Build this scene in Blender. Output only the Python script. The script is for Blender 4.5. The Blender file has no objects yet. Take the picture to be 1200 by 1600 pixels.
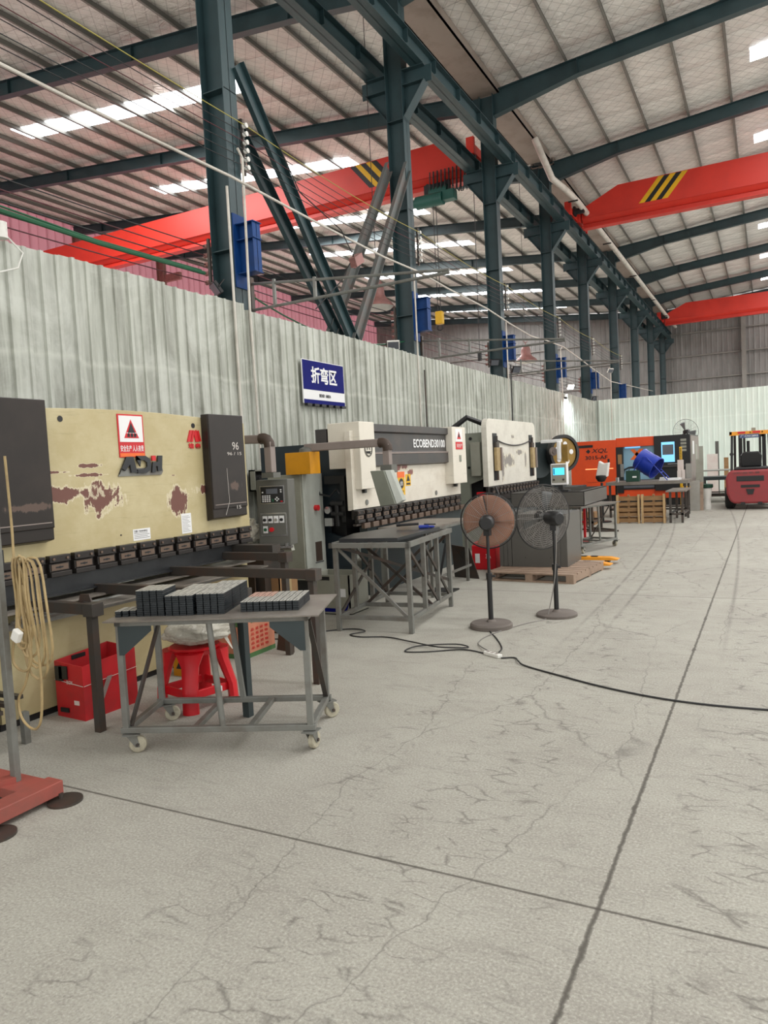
import bpy, bmesh, math, random
from mathutils import Vector, Matrix, noise
C = bpy.context.scene.collection
sc = bpy.context.scene
random.seed(7)
PI = math.pi

# ---------------------------------------------------------------- camera
cam_d = bpy.data.cameras.new('camera'); cam = bpy.data.objects.new('camera', cam_d); C.objects.link(cam)
cam_d.sensor_fit = 'VERTICAL'; cam_d.sensor_height = 24.0; cam_d.lens = 1145.0 / 1600.0 * 24.0
cam_d.clip_end = 300
M = Matrix(((0.88436627, 0.01701155, 0.46648356), (0.46392415, 0.07860509, -0.88238066), (-0.05167864, 0.99676068, 0.06162362)))
cam.matrix_world = Matrix.Translation((0, 0, 1.6)) @ M.to_4x4()
sc.camera = cam
sc.view_settings.view_transform = 'Standard'; sc.view_settings.look = 'None'
sc.view_settings.gamma = 1.0; sc.view_settings.use_curve_mapping = False
sc.view_settings.exposure = 0.36

# ---------------------------------------------------------------- sky and daylight
w = bpy.data.worlds.new('sky'); sc.world = w; w.use_nodes = True
bg = w.node_tree.nodes['Background']; bg.inputs['Color'].default_value = (1.0, 0.985, 0.95, 1); bg.inputs['Strength'].default_value = 1.15

def area(name, loc, sx, sy, power, rot=(0, 0, 0), col=(1, 0.98, 0.95)):
    l = bpy.data.lights.new(name, 'AREA'); l.shape = 'RECTANGLE'; l.size = sx; l.size_y = sy; l.energy = power; l.color = col
    o = bpy.data.objects.new(name, l); C.objects.link(o); o.location = loc; o.rotation_euler = rot
    return o
SKY_Y = [17.9, 24.4, 30.9, 36.6, 43.0, 49.7, 56.2]
SKY_POWER = 420
for i, y in enumerate([5.8, 11.9] + SKY_Y):        # daylight falling through the roof-light strips of both bays
    area('roof_light_daylight', (4.9, y, 12.85), 9.0, 0.85, SKY_POWER * (1.0 if y < 13 else 0.7))
    if i > 1: area('roof_light_daylight', (-18.3, y, 13.2), 9.0, 0.85, SKY_POWER * (2.2 if y < 28 else 4.5 if y < 50 else 0.8))

# ---------------------------------------------------------------- materials
def nt(name):
    m = bpy.data.materials.new(name); m.use_nodes = True
    n = m.node_tree.nodes; b = n['Principled BSDF']; return m, n, m.node_tree.links, b
def coords(n, l, scale=(1, 1, 1), kind='Object'):
    tc = n.new('ShaderNodeTexCoord'); mp = n.new('ShaderNodeMapping'); mp.inputs['Scale'].default_value = scale
    l.new(tc.outputs[kind], mp.inputs['Vector']); return mp.outputs['Vector']
def noise_node(n, l, vec, s, d=5, r=0.6, dist=0.0):
    x = n.new('ShaderNodeTexNoise'); x.inputs['Scale'].default_value = s; x.inputs['Detail'].default_value = d
    x.inputs['Roughness'].default_value = r; x.inputs['Distortion'].default_value = dist
    l.new(vec, x.inputs['Vector']); return x.outputs['Fac']
def ramp(n, l, fac, stops):
    x = n.new('ShaderNodeValToRGB'); e = x.color_ramp.elements
    while len(e) < len(stops): e.new(0.5)
    for i, (p, c) in enumerate(stops):
        e[i].position = p; e[i].color = (c, c, c, 1) if isinstance(c, (int, float)) else (*c, 1)
    l.new(fac, x.inputs['Fac']); return x.outputs['Color']
def mixc(n, l, fac, a, b, mode='MIX'):
    x = n.new('ShaderNodeMix'); x.data_type = 'RGBA'; x.blend_type = mode
    for s, v in ((0, fac), (6, a), (7, b)):
        if isinstance(v, (int, float)): x.inputs[s].default_value = v
        elif isinstance(v, tuple): x.inputs[s].default_value = (*v, 1)
        else: l.new(v, x.inputs[s])
    return x.outputs[2]
def mth(n, l, op, a, b=None, c=None):
    x = n.new('ShaderNodeMath'); x.operation = op
    for i, v in enumerate((a, b, c)):
        if v is None: continue
        if isinstance(v, (int, float)): x.inputs[i].default_value = v
        else: l.new(v, x.inputs[i])
    return x.outputs[0]
def bump(n, l, b, h, strength=0.3, dist=0.01):
    x = n.new('ShaderNodeBump'); x.inputs['Strength'].default_value = strength; x.inputs['Distance'].default_value = dist
    l.new(h, x.inputs['Height']); l.new(x.outputs['Normal'], b.inputs['Normal'])
def S(r, g, b):      # sRGB 0-255 to linear
    f = lambda v: (v / 255 / 12.92) if v <= 10 else ((v / 255 + 0.055) / 1.055) ** 2.4
    return (f(r), f(g), f(b))
def paint(name, col, rough=0.5, metal=0.0, dirt=None, amt=0.35, scale=3.0, stretch=(1, 1, 1), bmp=0.1, edge=(0.45, 0.7), spec=0.5):
    m, n, l, b = nt(name)
    v = coords(n, l, stretch)
    f = noise_node(n, l, v, scale, 6, 0.65)
    d = dirt or tuple(c * 0.55 for c in col)
    c = mixc(n, l, mth(n, l, 'MULTIPLY', ramp(n, l, f, [(edge[0], 0.0), (edge[1], 1.0)]), amt), col, d)
    l.new(c, b.inputs['Base Color'])
    b.inputs['Roughness'].default_value = rough; b.inputs['Metallic'].default_value = metal
    b.inputs['Specular IOR Level'].default_value = spec
    if bmp: bump(n, l, b, noise_node(n, l, v, scale * 8, 3), bmp, 0.004)
    return m
def emit(name, col, s):
    m, n, l, b = nt(name); b.inputs['Base Color'].default_value = (*col, 1)
    b.inputs['Emission Color'].default_value = (*col, 1); b.inputs['Emission Strength'].default_value = s; return m

def concrete():
    m, n, l, b = nt('concrete')
    v = coords(n, l)
    sp = n.new('ShaderNodeSeparateXYZ'); l.new(v, sp.inputs[0]); X, Y = sp.outputs[0], sp.outputs[1]
    big = noise_node(n, l, v, 0.55, 4, 0.6); mid = noise_node(n, l, v, 3.0, 6, 0.7, 0.6); fine = noise_node(n, l, v, 90, 3, 0.7)
    c = mixc(n, l, ramp(n, l, big, [(0.35, 0.0), (0.65, 1.0)]), S(157, 154, 145), S(168, 166, 156))
    c = mixc(n, l, mth(n, l, 'MULTIPLY', ramp(n, l, mid, [(0.42, 0.0), (0.75, 1.0)]), 0.5), c, S(140, 135, 127))
    c = mixc(n, l, mth(n, l, 'MULTIPLY', ramp(n, l, fine, [(0.5, 0.0), (0.7, 1.0)]), 0.5), c, S(204, 202, 192))
    c = mixc(n, l, mth(n, l, 'MULTIPLY', ramp(n, l, fine, [(0.3, 1.0), (0.46, 0.0)]), 0.5), c, S(112, 108, 102))
    # darker scuffs running across
    v2 = coords(n, l, (1.2, 5.0, 1)); sc2 = noise_node(n, l, v2, 2.0, 6, 0.75, 1.5)
    c = mixc(n, l, mth(n, l, 'MULTIPLY', ramp(n, l, sc2, [(0.54, 0.0), (0.7, 1.0)]), 0.35), c, S(120, 116, 110))
    # tyre grime: short cross-wise cracks inside lanes that follow the aisle
    wob = mth(n, l, 'MULTIPLY', mth(n, l, 'SUBTRACT', noise_node(n, l, v, 0.5, 2), 0.5), 0.8)
    xw = mth(n, l, 'ADD', X, wob)
    lanes = None
    for cx, wd, st in ((-1.3, 0.45, 1.0), (-0.1, 0.38, 1.0), (-0.75, 0.2, 0.4), (1.1, 0.4, .8), (-1.95, 0.3, 0.5)):
        a = mth(n, l, 'DIVIDE', mth(n, l, 'ABSOLUTE', mth(n, l, 'SUBTRACT', xw, cx)), wd)
        a = mth(n, l, 'MULTIPLY', mth(n, l, 'SUBTRACT', 1.0, mth(n, l, 'MINIMUM', a, 1.0)), st)
        lanes = a if lanes is None else mth(n, l, 'MAXIMUM', lanes, a)
    ns = n.new('ShaderNodeTexNoise'); ns.inputs['Scale'].default_value = 6; ns.inputs['Detail'].default_value = 4; l.new(v, ns.inputs['Vector'])
    dv = n.new('ShaderNodeVectorMath'); dv.operation = 'MULTIPLY_ADD'; l.new(ns.outputs['Color'], dv.inputs[0]); dv.inputs[1].default_value = (0.13, 0.13, 0); l.new(v, dv.inputs[2])
    mp = n.new('ShaderNodeMapping'); mp.inputs['Scale'].default_value = (4.5, 13, 1); l.new(dv.outputs[0], mp.inputs['Vector'])
    vo = n.new('ShaderNodeTexVoronoi'); vo.feature = 'DISTANCE_TO_EDGE'; vo.inputs['Scale'].default_value = 1.0; l.new(mp.outputs[0], vo.inputs['Vector'])
    ln = ramp(n, l, vo.outputs['Distance'], [(0.0, 1.0), (0.06, 0.0)])
    brk = ramp(n, l, noise_node(n, l, v, 7.0, 4), [(0.46, 0.0), (0.58, 1.0)])
    tick = mth(n, l, 'MULTIPLY', mth(n, l, 'MULTIPLY', ln, brk), ramp(n, l, lanes, [(0.1, 0.0), (0.5, 1.0)]))
    c = mixc(n, l, mth(n, l, 'MULTIPLY', tick, 0.6), c, S(88, 85, 80))
    # a few long wandering cracks
    mp2 = n.new('ShaderNodeMapping'); mp2.inputs['Scale'].default_value = (1.3, 0.35, 1); mp2.inputs['Location'].default_value = (0.37, 0.1, 0)
    dv2 = n.new('ShaderNodeVectorMath'); dv2.operation = 'MULTIPLY_ADD'; l.new(ns.outputs['Color'], dv2.inputs[0]); dv2.inputs[1].default_value = (0.12, 0.3, 0); l.new(v, dv2.inputs[2])
    l.new(dv2.outputs[0], mp2.inputs['Vector'])
    v3 = n.new('ShaderNodeTexVoronoi'); v3.feature = 'DISTANCE_TO_EDGE'; v3.inputs['Scale'].default_value = 1.0; l.new(mp2.outputs[0], v3.inputs['Vector'])
    ln2 = mth(n, l, 'MULTIPLY', ramp(n, l, v3.outputs['Distance'], [(0.0, 1.0), (0.006, 0.0)]), ramp(n, l, lanes, [(0.05, 0.0), (0.3, 1.0)]))
    c = mixc(n, l, mth(n, l, 'MULTIPLY', ln2, 0.45), c, S(80, 78, 74))
    # curved black tyre marks further down the aisle
    for (k0, k1, k2) in ((-1.36, 0.0015, 0.0), (-1.62, 0.0015, 0.0), (-0.35, 0.0009, 0)):
        yy = mth(n, l, 'SUBTRACT', Y, 6.5); cv = mth(n, l, 'MULTIPLY', mth(n, l, 'MULTIPLY', yy, yy), -k1 * 3)
        dd = mth(n, l, 'ABSOLUTE', mth(n, l, 'SUBTRACT', X, mth(n, l, 'ADD', cv, k0)))
        t = mth(n, l, 'MULTIPLY', ramp(n, l, dd, [(0.0, 1.0), (0.028, 0.0)]), ramp(n, l, mth(n, l, 'DIVIDE', Y, 20.0), [(0.28, 0.0), (0.42, 1.0)]))
        t = mth(n, l, 'MULTIPLY', t, ramp(n, l, noise_node(n, l, v, 5, 4), [(0.3, 0.0), (0.5, 1.0)]))
        c = mixc(n, l, mth(n, l, 'MULTIPLY', t, 0.5), c, S(90, 87, 82))
    # saw-cut joints
    jn = mth(n, l, 'MULTIPLY', mth(n, l, 'SUBTRACT', noise_node(n, l, v, 22, 4), 0.5), 0.02)
    jx = mth(n, l, 'ABSOLUTE', mth(n, l, 'ADD', mth(n, l, 'SUBTRACT', X, -0.565), jn))
    jy = mth(n, l, 'ABSOLUTE', mth(n, l, 'ADD', mth(n, l, 'SUBTRACT', mth(n, l, 'PINGPONG', mth(n, l, 'ADD', Y, -2.53), 3.03), 0.0), mth(n, l, 'MULTIPLY', jn, 0.35)))
    jx = mth(n, l, 'SUBTRACT', jx, mth(n, l, 'MULTIPLY', ramp(n, l, noise_node(n, l, v, 5, 5), [(0.56, 0.0), (0.7, 1.0)]), 0.008))
    for j, wd in ((jx, 0.0065), (jy, 0.005)):
        c = mixc(n, l, ramp(n, l, j, [(0.0, 0.9), (wd, 0.75), (wd * 1.8, 0.0)]), c, S(78, 74, 68))
    l.new(c, b.inputs['Base Color']); b.inputs['Roughness'].default_value = 0.75; b.inputs['Specular IOR Level'].default_value = 0.25
    bump(n, l, b, mth(n, l, 'ADD', mth(n, l, 'MULTIPLY', mid, 0.8), mth(n, l, 'MULTIPLY', fine, 0.35)), 0.25, 0.006)
    return m

def foil(name, col):
    m, n, l, b = nt(name)
    v = coords(n, l)
    sp = n.new('ShaderNodeSeparateXYZ'); l.new(v, sp.inputs[0]); X, Y = sp.outputs[0], sp.outputs[1]
    c = mixc(n, l, ramp(n, l, noise_node(n, l, v, 0.8, 5), [(0.35, 0.0), (0.7, 1.0)]), tuple(k * 0.8 for k in col), col)
    for sgn in (1, -1):      # diamond wire mesh under the foil
        q = mth(n, l, 'ADD', mth(n, l, 'MULTIPLY', X, sgn), mth(n, l, 'MULTIPLY', Y, 0.8))
        d = mth(n, l, 'PINGPONG', q, 0.17)
        c = mixc(n, l, ramp(n, l, d, [(0.0, 0.55), (0.012, 0.4), (0.016, 0.0)]), c, (0.32, 0.30, 0.28))
    sm = mth(n, l, 'PINGPONG', Y, 0.6)       # lap joints between the foil widths
    c = mixc(n, l, ramp(n, l, sm, [(0.0, 0.6), (0.02, 0.0)]), c, (0.12, 0.11, 0.1))
    l.new(c, b.inputs['Base Color']); b.inputs['Metallic'].default_value = 0.0; b.inputs['Roughness'].default_value = 0.35
    h = mth(n, l, 'ADD', noise_node(n, l, coords(n, l, (1, 1.6, 1)), 2.2, 4, 0.6, 0.8), mth(n, l, 'MULTIPLY', ramp(n, l, sm, [(0.0, 0.0), (0.3, 1.0)]), 0.5))
    bump(n, l, b, h, 0.7, 0.12)
    return m

def old_wall(name, ca, cb, cc, streak=7.0, amt=0.6):
    m, n, l, b = nt(name)
    v = coords(n, l, (streak, streak, 0.45)); v1 = coords(n, l)
    f = noise_node(n, l, v, 1.0, 6, 0.7); g = noise_node(n, l, v1, 1.1, 5, 0.7, 0.6)
    c = mixc(n, l, ramp(n, l, f, [(0.4, 0.0), (0.6, 1.0)]), ca, cb)
    c = mixc(n, l, mth(n, l, 'MULTIPLY', ramp(n, l, g, [(0.45, 0.0), (0.68, 1.0)]), amt), c, cc)
    sp = n.new('ShaderNodeSeparateXYZ'); l.new(v1, sp.inputs[0])
    dd = mth(n, l, 'ABSOLUTE', mth(n, l, 'SUBTRACT', sp.outputs[2], mth(n, l, 'ADD', 2.78, mth(n, l, 'MULTIPLY', g, 0.25))))
    c = mixc(n, l, mth(n, l, 'MULTIPLY', ramp(n, l, dd, [(0.0, 1.0), (0.05, 0.0)]), amt * 0.7), c, tuple(min(1, k * 1.25) for k in ca))
    l.new(c, b.inputs['Base Color']); b.inputs['Roughness'].default_value = 0.5
    bump(n, l, b, g, 0.25, 0.02)
    return m

def worn(name, base, rust, pale, thr=0.6, scale=2.5, rough=0.45):
    """painted steel, chipped to primer where worn"""
    m, n, l, b = nt(name)
    v = coords(n, l, (1, 1, 1.3)); f = noise_node(n, l, v, scale, 7, 0.72, 0.4); g = noise_node(n, l, v, scale * 0.6, 6, 0.7)
    s = noise_node(n, l, coords(n, l, (1, 1, 12)), 3, 5, 0.6)
    c = mixc(n, l, mth(n, l, 'MULTIPLY', ramp(n, l, g, [(0.45, 0.0), (0.7, 1.0)]), 0.7), base, pale)
    c = mixc(n, l, mth(n, l, 'MULTIPLY', ramp(n, l, s, [(0.6, 0.0), (0.75, 1.0)]), 0.4), c, tuple(k * 0.6 for k in base))
    c = mixc(n, l, ramp(n, l, f, [(thr, 0.0), (thr + 0.02, 1.0)]), c, rust)
    l.new(c, b.inputs['Base Color']); b.inputs['Roughness'].default_value = rough
    return m

def spots(m, boxes, col, y0, centre_axis=(1, 2), pale=None, ps=0.7):
    """adds worn patches at given places (object y, z) to a material made by worn()/paint()"""
    n = m.node_tree.nodes; l = m.node_tree.links; b = n['Principled BSDF']
    src = b.inputs['Base Color'].links[0].from_socket
    tc = n.new('ShaderNodeTexCoord'); sp = n.new('ShaderNodeSeparateXYZ'); l.new(tc.outputs['Object'], sp.inputs[0])
    ns = noise_node(n, l, tc.outputs['Object'], 6, 6, 0.7, 0.5)
    c = src; pale = pale or S(216, 206, 178)
    mpd = n.new('ShaderNodeMapping'); mpd.inputs['Scale'].default_value = (1, 22, 2.5); l.new(tc.outputs['Object'], mpd.inputs['Vector']); dr = noise_node(n, l, mpd.outputs[0], 1.0, 4, 0.6)
    for (y, z, ry, rz) in boxes:
        y -= y0
        a = mth(n, l, 'DIVIDE', mth(n, l, 'SUBTRACT', sp.outputs[centre_axis[0]], y), ry)
        d = mth(n, l, 'DIVIDE', mth(n, l, 'SUBTRACT', sp.outputs[centre_axis[1]], z), rz)
        r = mth(n, l, 'SQRT', mth(n, l, 'ADD', mth(n, l, 'MULTIPLY', a, a), mth(n, l, 'MULTIPLY', d, d)))
        q = mth(n, l, 'ADD', r, mth(n, l, 'MULTIPLY', mth(n, l, 'SUBTRACT', ns, 0.5), 2.4))
        q = mth(n, l, 'ADD', q, mth(n, l, 'MULTIPLY', mth(n, l, 'SUBTRACT', dr, 0.5), 1.6))
        c = mixc(n, l, mth(n, l, 'MULTIPLY', ramp(n, l, q, [(0.9, 1.0), (1.6, 0.0)]), ps), c, pale)
        c = mixc(n, l, ramp(n, l, q, [(0.7, 1.0), (0.78, 0.0)]), c, col)
    l.new(c, b.inputs['Base Color'])
    return m

MT = {}
MT['concrete'] = concrete()
MT['foil'] = foil('roof foil', S(236, 232, 226))
MT['wall_old'] = old_wall('old painted sheet', S(184, 187, 177), S(146, 148, 138), S(206, 209, 201))
MT['wall_pale'] = old_wall('pale mint sheet', S(222, 232, 222), S(210, 222, 212), S(228, 236, 228), 5, 0.3)
MT['wall_grey'] = old_wall('grey sheet', S(122, 121, 118), S(106, 105, 102), S(130, 129, 126), 4, 0.3)
MT['green'] = paint('dark green steel', S(44, 66, 70), 0.45, 0, S(30, 44, 48), 0.5, 2.0)
MT['green_grey'] = paint('weathered grey steel', S(96, 100, 98), 0.55, 0, S(116, 88, 80), 0.7, 3.0)
MT['galv'] = paint('galvanised purlin', S(122, 120, 114), 0.5, 0.1, S(92, 90, 86), 0.5, 1.0, (1, .2, 1))
MT['gutter'] = paint('dull zinc', S(150, 138, 128), 0.55, 0.2, S(110, 98, 88), 0.6, 1.2)
MT['crane'] = paint('red crane paint', S(206, 52, 38), 0.42, 0, S(160, 36, 28), 0.35, 0.8)
MT['black'] = paint('black paint', (0.012, 0.012, 0.013), 0.45, 0)
MT['yellow'] = paint('yellow paint', S(226, 176, 24), 0.45)
MT['blue'] = paint('blue steel', S(14, 62, 122), 0.5, 0, S(22, 44, 84), 0.5, 4, spec=.25)
MT['hoist'] = paint('green hoist', S(34, 92, 82), 0.45)
MT['white'] = paint('white plastic', S(225, 224, 218), 0.45, 0, S(180, 176, 165), 0.5)
MT['pvc'] = paint('white conduit', S(205, 200, 190), 0.45, 0, S(160, 150, 140), 0.6)
MT['cable'] = paint('black cable', (0.02, 0.02, 0.021), 0.55)
MT['cable_red'] = paint('red cable', S(84, 34, 40), 0.55)
MT['cable_yel'] = paint('yellow cable', S(170, 160, 80), 0.55)
MT['cable_green'] = paint('green cable', S(30, 90, 60), 0.5)
MT['rope'] = paint('tan hose', S(168, 146, 104), 0.6, 0, S(110, 92, 66), 0.6, 8)
MT['lamp'] = paint('dull red lamp enamel', S(150, 104, 98), 0.5, 0, S(110, 80, 76), 0.7, 5)
MT['bare'] = paint('raw steel', S(124, 125, 120), 0.42, 0.3, S(92, 80, 70), 0.6, 5, bmp=0.15)
MT['bare_dark'] = paint('dark raw steel', S(72, 68, 64), 0.45, 0.4, S(92, 66, 52), 0.6, 5)
MT['gusset'] = paint('grey green plate', S(52, 62, 64), 0.5, 0.1)
MT['top'] = paint('worn steel sheet', S(132, 126, 118), 0.38, 0.2, S(88, 76, 68), 0.6, 3)
MT['sheetblk'] = paint('blue black plate', S(58, 60, 62), 0.35, 0.5, S(40, 40, 42), 0.5, 4)
MT['stack'] = paint('black oxide', S(38, 43, 47), 0.4, 0.3, S(64, 70, 74), 0.6, 18)
MT['stacktop'] = paint('bare bracket face', S(176, 175, 168), 0.4, 0.0, S(112, 108, 100), 0.6, 10)
MT['stacktop2'] = paint('pinkish bracket face', S(196, 158, 142), 0.5, 0.0, S(140, 110, 96), 0.6, 10)
beige = worn('beige machine paint', S(180, 166, 124), S(112, 72, 60), S(206, 196, 160), 0.8, 2.0)
MT['beige'] = spots(beige, [(3.84, 1.47, 0.2, 0.13), (3.55, 1.52, 0.3, 0.06), (4.66, 1.42, 0.12, 0.13), (5.0, 1.48, 0.13, 0.05), (3.75, 1.72, 0.16, 0.016), (3.75, 1.65, 0.18, 0.014), (3.45, 1.68, 0.15, 0.012), (4.62, 1.62, 0.06, 0.008)], S(110, 70, 60), 4.2)
MT['beige2'] = worn('beige lower bed paint', S(172, 160, 120), S(110, 96, 70), S(188, 178, 142), 0.72, 3)
MT['cover'] = spots(paint('brown black cover', S(40, 35, 32), 0.34, 0, S(60, 51, 46), 0.6, 1.5, spec=.35), [(5.28, 1.5, 0.1, 0.05), (3.2, 1.45, 0.2, 0.03)], S(92, 76, 68), 4.2, pale=S(72, 64, 60), ps=0.3)
MT['navy'] = paint('navy machine paint', S(30, 42, 50), 0.5, 0, S(20, 26, 32), 0.5)
MT['cream'] = worn('cream machine paint', S(218, 212, 198), S(140, 120, 108), S(226, 220, 206), 0.83, 4)
MT['cream_ram'] = spots(worn('worn cream ram paint', S(218, 212, 198), S(140, 116, 104), S(196, 186, 170), 0.78, 3.5), [(8.9, 1.6, 0.28, 0.07), (9.25, 1.5, 0.1, 0.05)], S(134, 84, 78), 9.5)
MT['cream3'] = spots(worn('scuffed white paint', S(214, 210, 198), S(120, 112, 104), S(190, 184, 172), 0.68, 4), [(13.5, 1.6, 0.4, 0.14), (13.15, 1.5, 0.1, 0.28), (14.2, 1.75, .25, .06), (14.6, 1.6, .08, .15), (13.8, 2.05, .1, .05)], S(140, 134, 128), 14.0)
MT['band'] = paint('charcoal band', S(62, 60, 60), 0.4, 0, S(96, 80, 70), 0.4, 2.5)
MT['sage'] = paint('grey green machine paint', S(134, 138, 126), 0.45, 0, S(116, 118, 106), 0.5)
MT['cabinet'] = paint('grey cabinet paint', S(146, 146, 134), 0.45, 0, S(128, 126, 112), 0.5)
MT['cabinet_lt'] = paint('light grey cabinet side', S(176, 180, 172), 0.4, 0, S(156, 158, 150), 0.5)
MT['orange_box'] = paint('orange yellow box', S(208, 142, 10), 0.4)
MT['arm'] = paint('dusty grey arm', S(138, 126, 120), 0.5, 0, S(112, 100, 94), 0.5)
MT['panel'] = paint('control panel grey', S(98, 98, 92), 0.45)
MT['clamp'] = paint('oily clamp steel', S(110, 92, 80), 0.35, 0.4, S(110, 96, 84), 0.5, 20)
MT['clampb'] = paint('black clamp', S(46, 42, 40), 0.38, 0.3)
MT['chrome'] = paint('bright metal', S(190, 190, 190), 0.25, 0.8)
MT['red'] = paint('red plastic', S(204, 22, 34), 0.35, 0, S(150, 14, 26), 0.4)
MT['carton_red'] = paint('red printed carton', S(186, 32, 38), 0.5, 0, S(140, 44, 44), 0.6, 5)
MT['carton'] = paint('brown cardboard', S(150, 116, 80), 0.8, 0, S(120, 90, 60), 0.5)
MT['carton_pink'] = paint('salmon carton', S(200, 132, 104), 0.8, 0, S(160, 100, 76), 0.4)
MT['carton_green'] = paint('green print', S(74, 112, 66), 0.8)
MT['brown_panel'] = paint('brown board', S(62, 48, 38), 0.6)
MT['wood'] = paint('pallet wood', S(150, 116, 78), 0.75, 0, S(96, 70, 46), 0.7, 3, (1, 6, 6))
MT['wood_pale'] = paint('pale pallet wood', S(190, 160, 116), 0.75, 0, S(140, 108, 72), 0.7, 3, (6, 6, 1))
MT['wood_dusty'] = paint('dusty pallet board', S(150, 128, 110), 0.8, 0, S(104, 84, 70), 0.7, 4)
MT['darkgrey'] = paint('dark grey sheet metal', S(88, 86, 82), 0.38, 0.1, S(78, 76, 72), 0.4)
MT['orange'] = paint('orange machine paint', S(226, 78, 28), 0.4, 0, S(190, 60, 24), 0.3)
MT['fork'] = paint('orange yellow jack paint', S(236, 158, 44), 0.45, 0, S(180, 110, 40), 0.4, 6)
MT['forklift'] = paint('faded red truck paint', S(144, 52, 55), 0.5, 0, S(120, 56, 56), 0.5, 4)
MT['rubber'] = paint('rubber', (0.018, 0.018, 0.018), 0.8)
MT['caster'] = paint('pale caster wheel', S(176, 170, 150), 0.6, 0, S(120, 112, 96), 0.6, 20)
MT['fan_brown'] = paint('brown fan blade', S(150, 104, 80), 0.5, 0, S(120, 80, 60), 0.4)
MT['fan_grey'] = paint('grey fan blade', S(92, 94, 94), 0.5)
MT['dust'] = paint('dusty fan base', S(108, 100, 94), 0.8, 0, S(80, 74, 70), 0.5)
MT['wire'] = paint('fan guard wire', S(134, 130, 126), 0.4, 0.2)
MT['signblue'] = paint('sign blue', S(4, 14, 104), 0.6, spec=.15)
MT['signred'] = paint('sign red', S(206, 30, 38), 0.4)
MT['signwhite'] = paint('sign white', S(232, 232, 232), 0.4, 0, S(220, 220, 220), 0.2)
MT['signorange'] = paint('sign orange', S(240, 110, 40), 0.4)
MT['ink'] = paint('black print', (0.015, 0.015, 0.018), 0.5)
MT['greyink'] = paint('grey print', S(150, 150, 150), 0.5)
MT['chalk'] = paint('chalk', S(196, 190, 184), 0.9)
MT['screen'] = emit('lit blue display', S(70, 190, 235), 1.1)
MT['screen2'] = emit('lit control screen', S(120, 190, 235), 0.8)
MT['screen_dk'] = paint('dim display', S(96, 100, 108), 0.3)
MT['led'] = emit('white lamp light', (0.85, 0.95, 1.0), 14)
MT['laserglass'] = paint('blue tinted window', S(140, 178, 200), 0.25, 0, S(100, 136, 160), 0.6, 1.0)
MT['bluefan'] = paint('blue drum fan', S(30, 56, 160), 0.35)
MT['bag'] = paint('white woven bag', S(214, 212, 206), 0.7)
MT['greenbox'] = paint('dark green box', S(20, 62, 48), 0.5)
MT['papergrey'] = paint('paper', S(214, 204, 196), 0.8, 0, S(200, 170, 165), 0.5)
MT['steelplate'] = paint('stainless plate', S(150, 148, 142), 0.4, 0.5, S(130, 126, 118), 0.5)
MT['pink'] = None
m, n, l, b = nt('pink translucent sheet')
n.remove(b)
out = n['Material Output']; tr = n.new('ShaderNodeBsdfTranslucent'); tr.inputs[0].default_value = (*S(220, 182, 190), 1)
df = n.new('ShaderNodeBsdfDiffuse'); df.inputs[0].default_value = (*S(216, 168, 178), 1)
mx = n.new('ShaderNodeMixShader'); mx.inputs[0].default_value = 0.35; l.new(tr.outputs[0], mx.inputs[1]); l.new(df.outputs[0], mx.inputs[2]); l.new(mx.outputs[0], out.inputs[0])
MT['pink'] = m
MT['skylight'] = emit('daylit roof light', (0.93, 0.96, 1.0), 6.0)
m, n, l, b = nt('clear crumpled film')
b.inputs['Base Color'].default_value = (*S(214, 210, 196), 1); b.inputs['Roughness'].default_value = 0.18
b.inputs['Alpha'].default_value = 0.85
v = coords(n, l); bump(n, l, b, noise_node(n, l, v, 14, 5, 0.6, 1.5), 0.9, 0.03)
MT['film'] = m
m, n, l, b = nt('glass'); b.inputs['Base Color'].default_value = (.8, .9, .95, 1); b.inputs['Roughness'].default_value = 0.05; b.inputs['Transmission Weight'].default_value = 1.0
MT['glass'] = m

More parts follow.
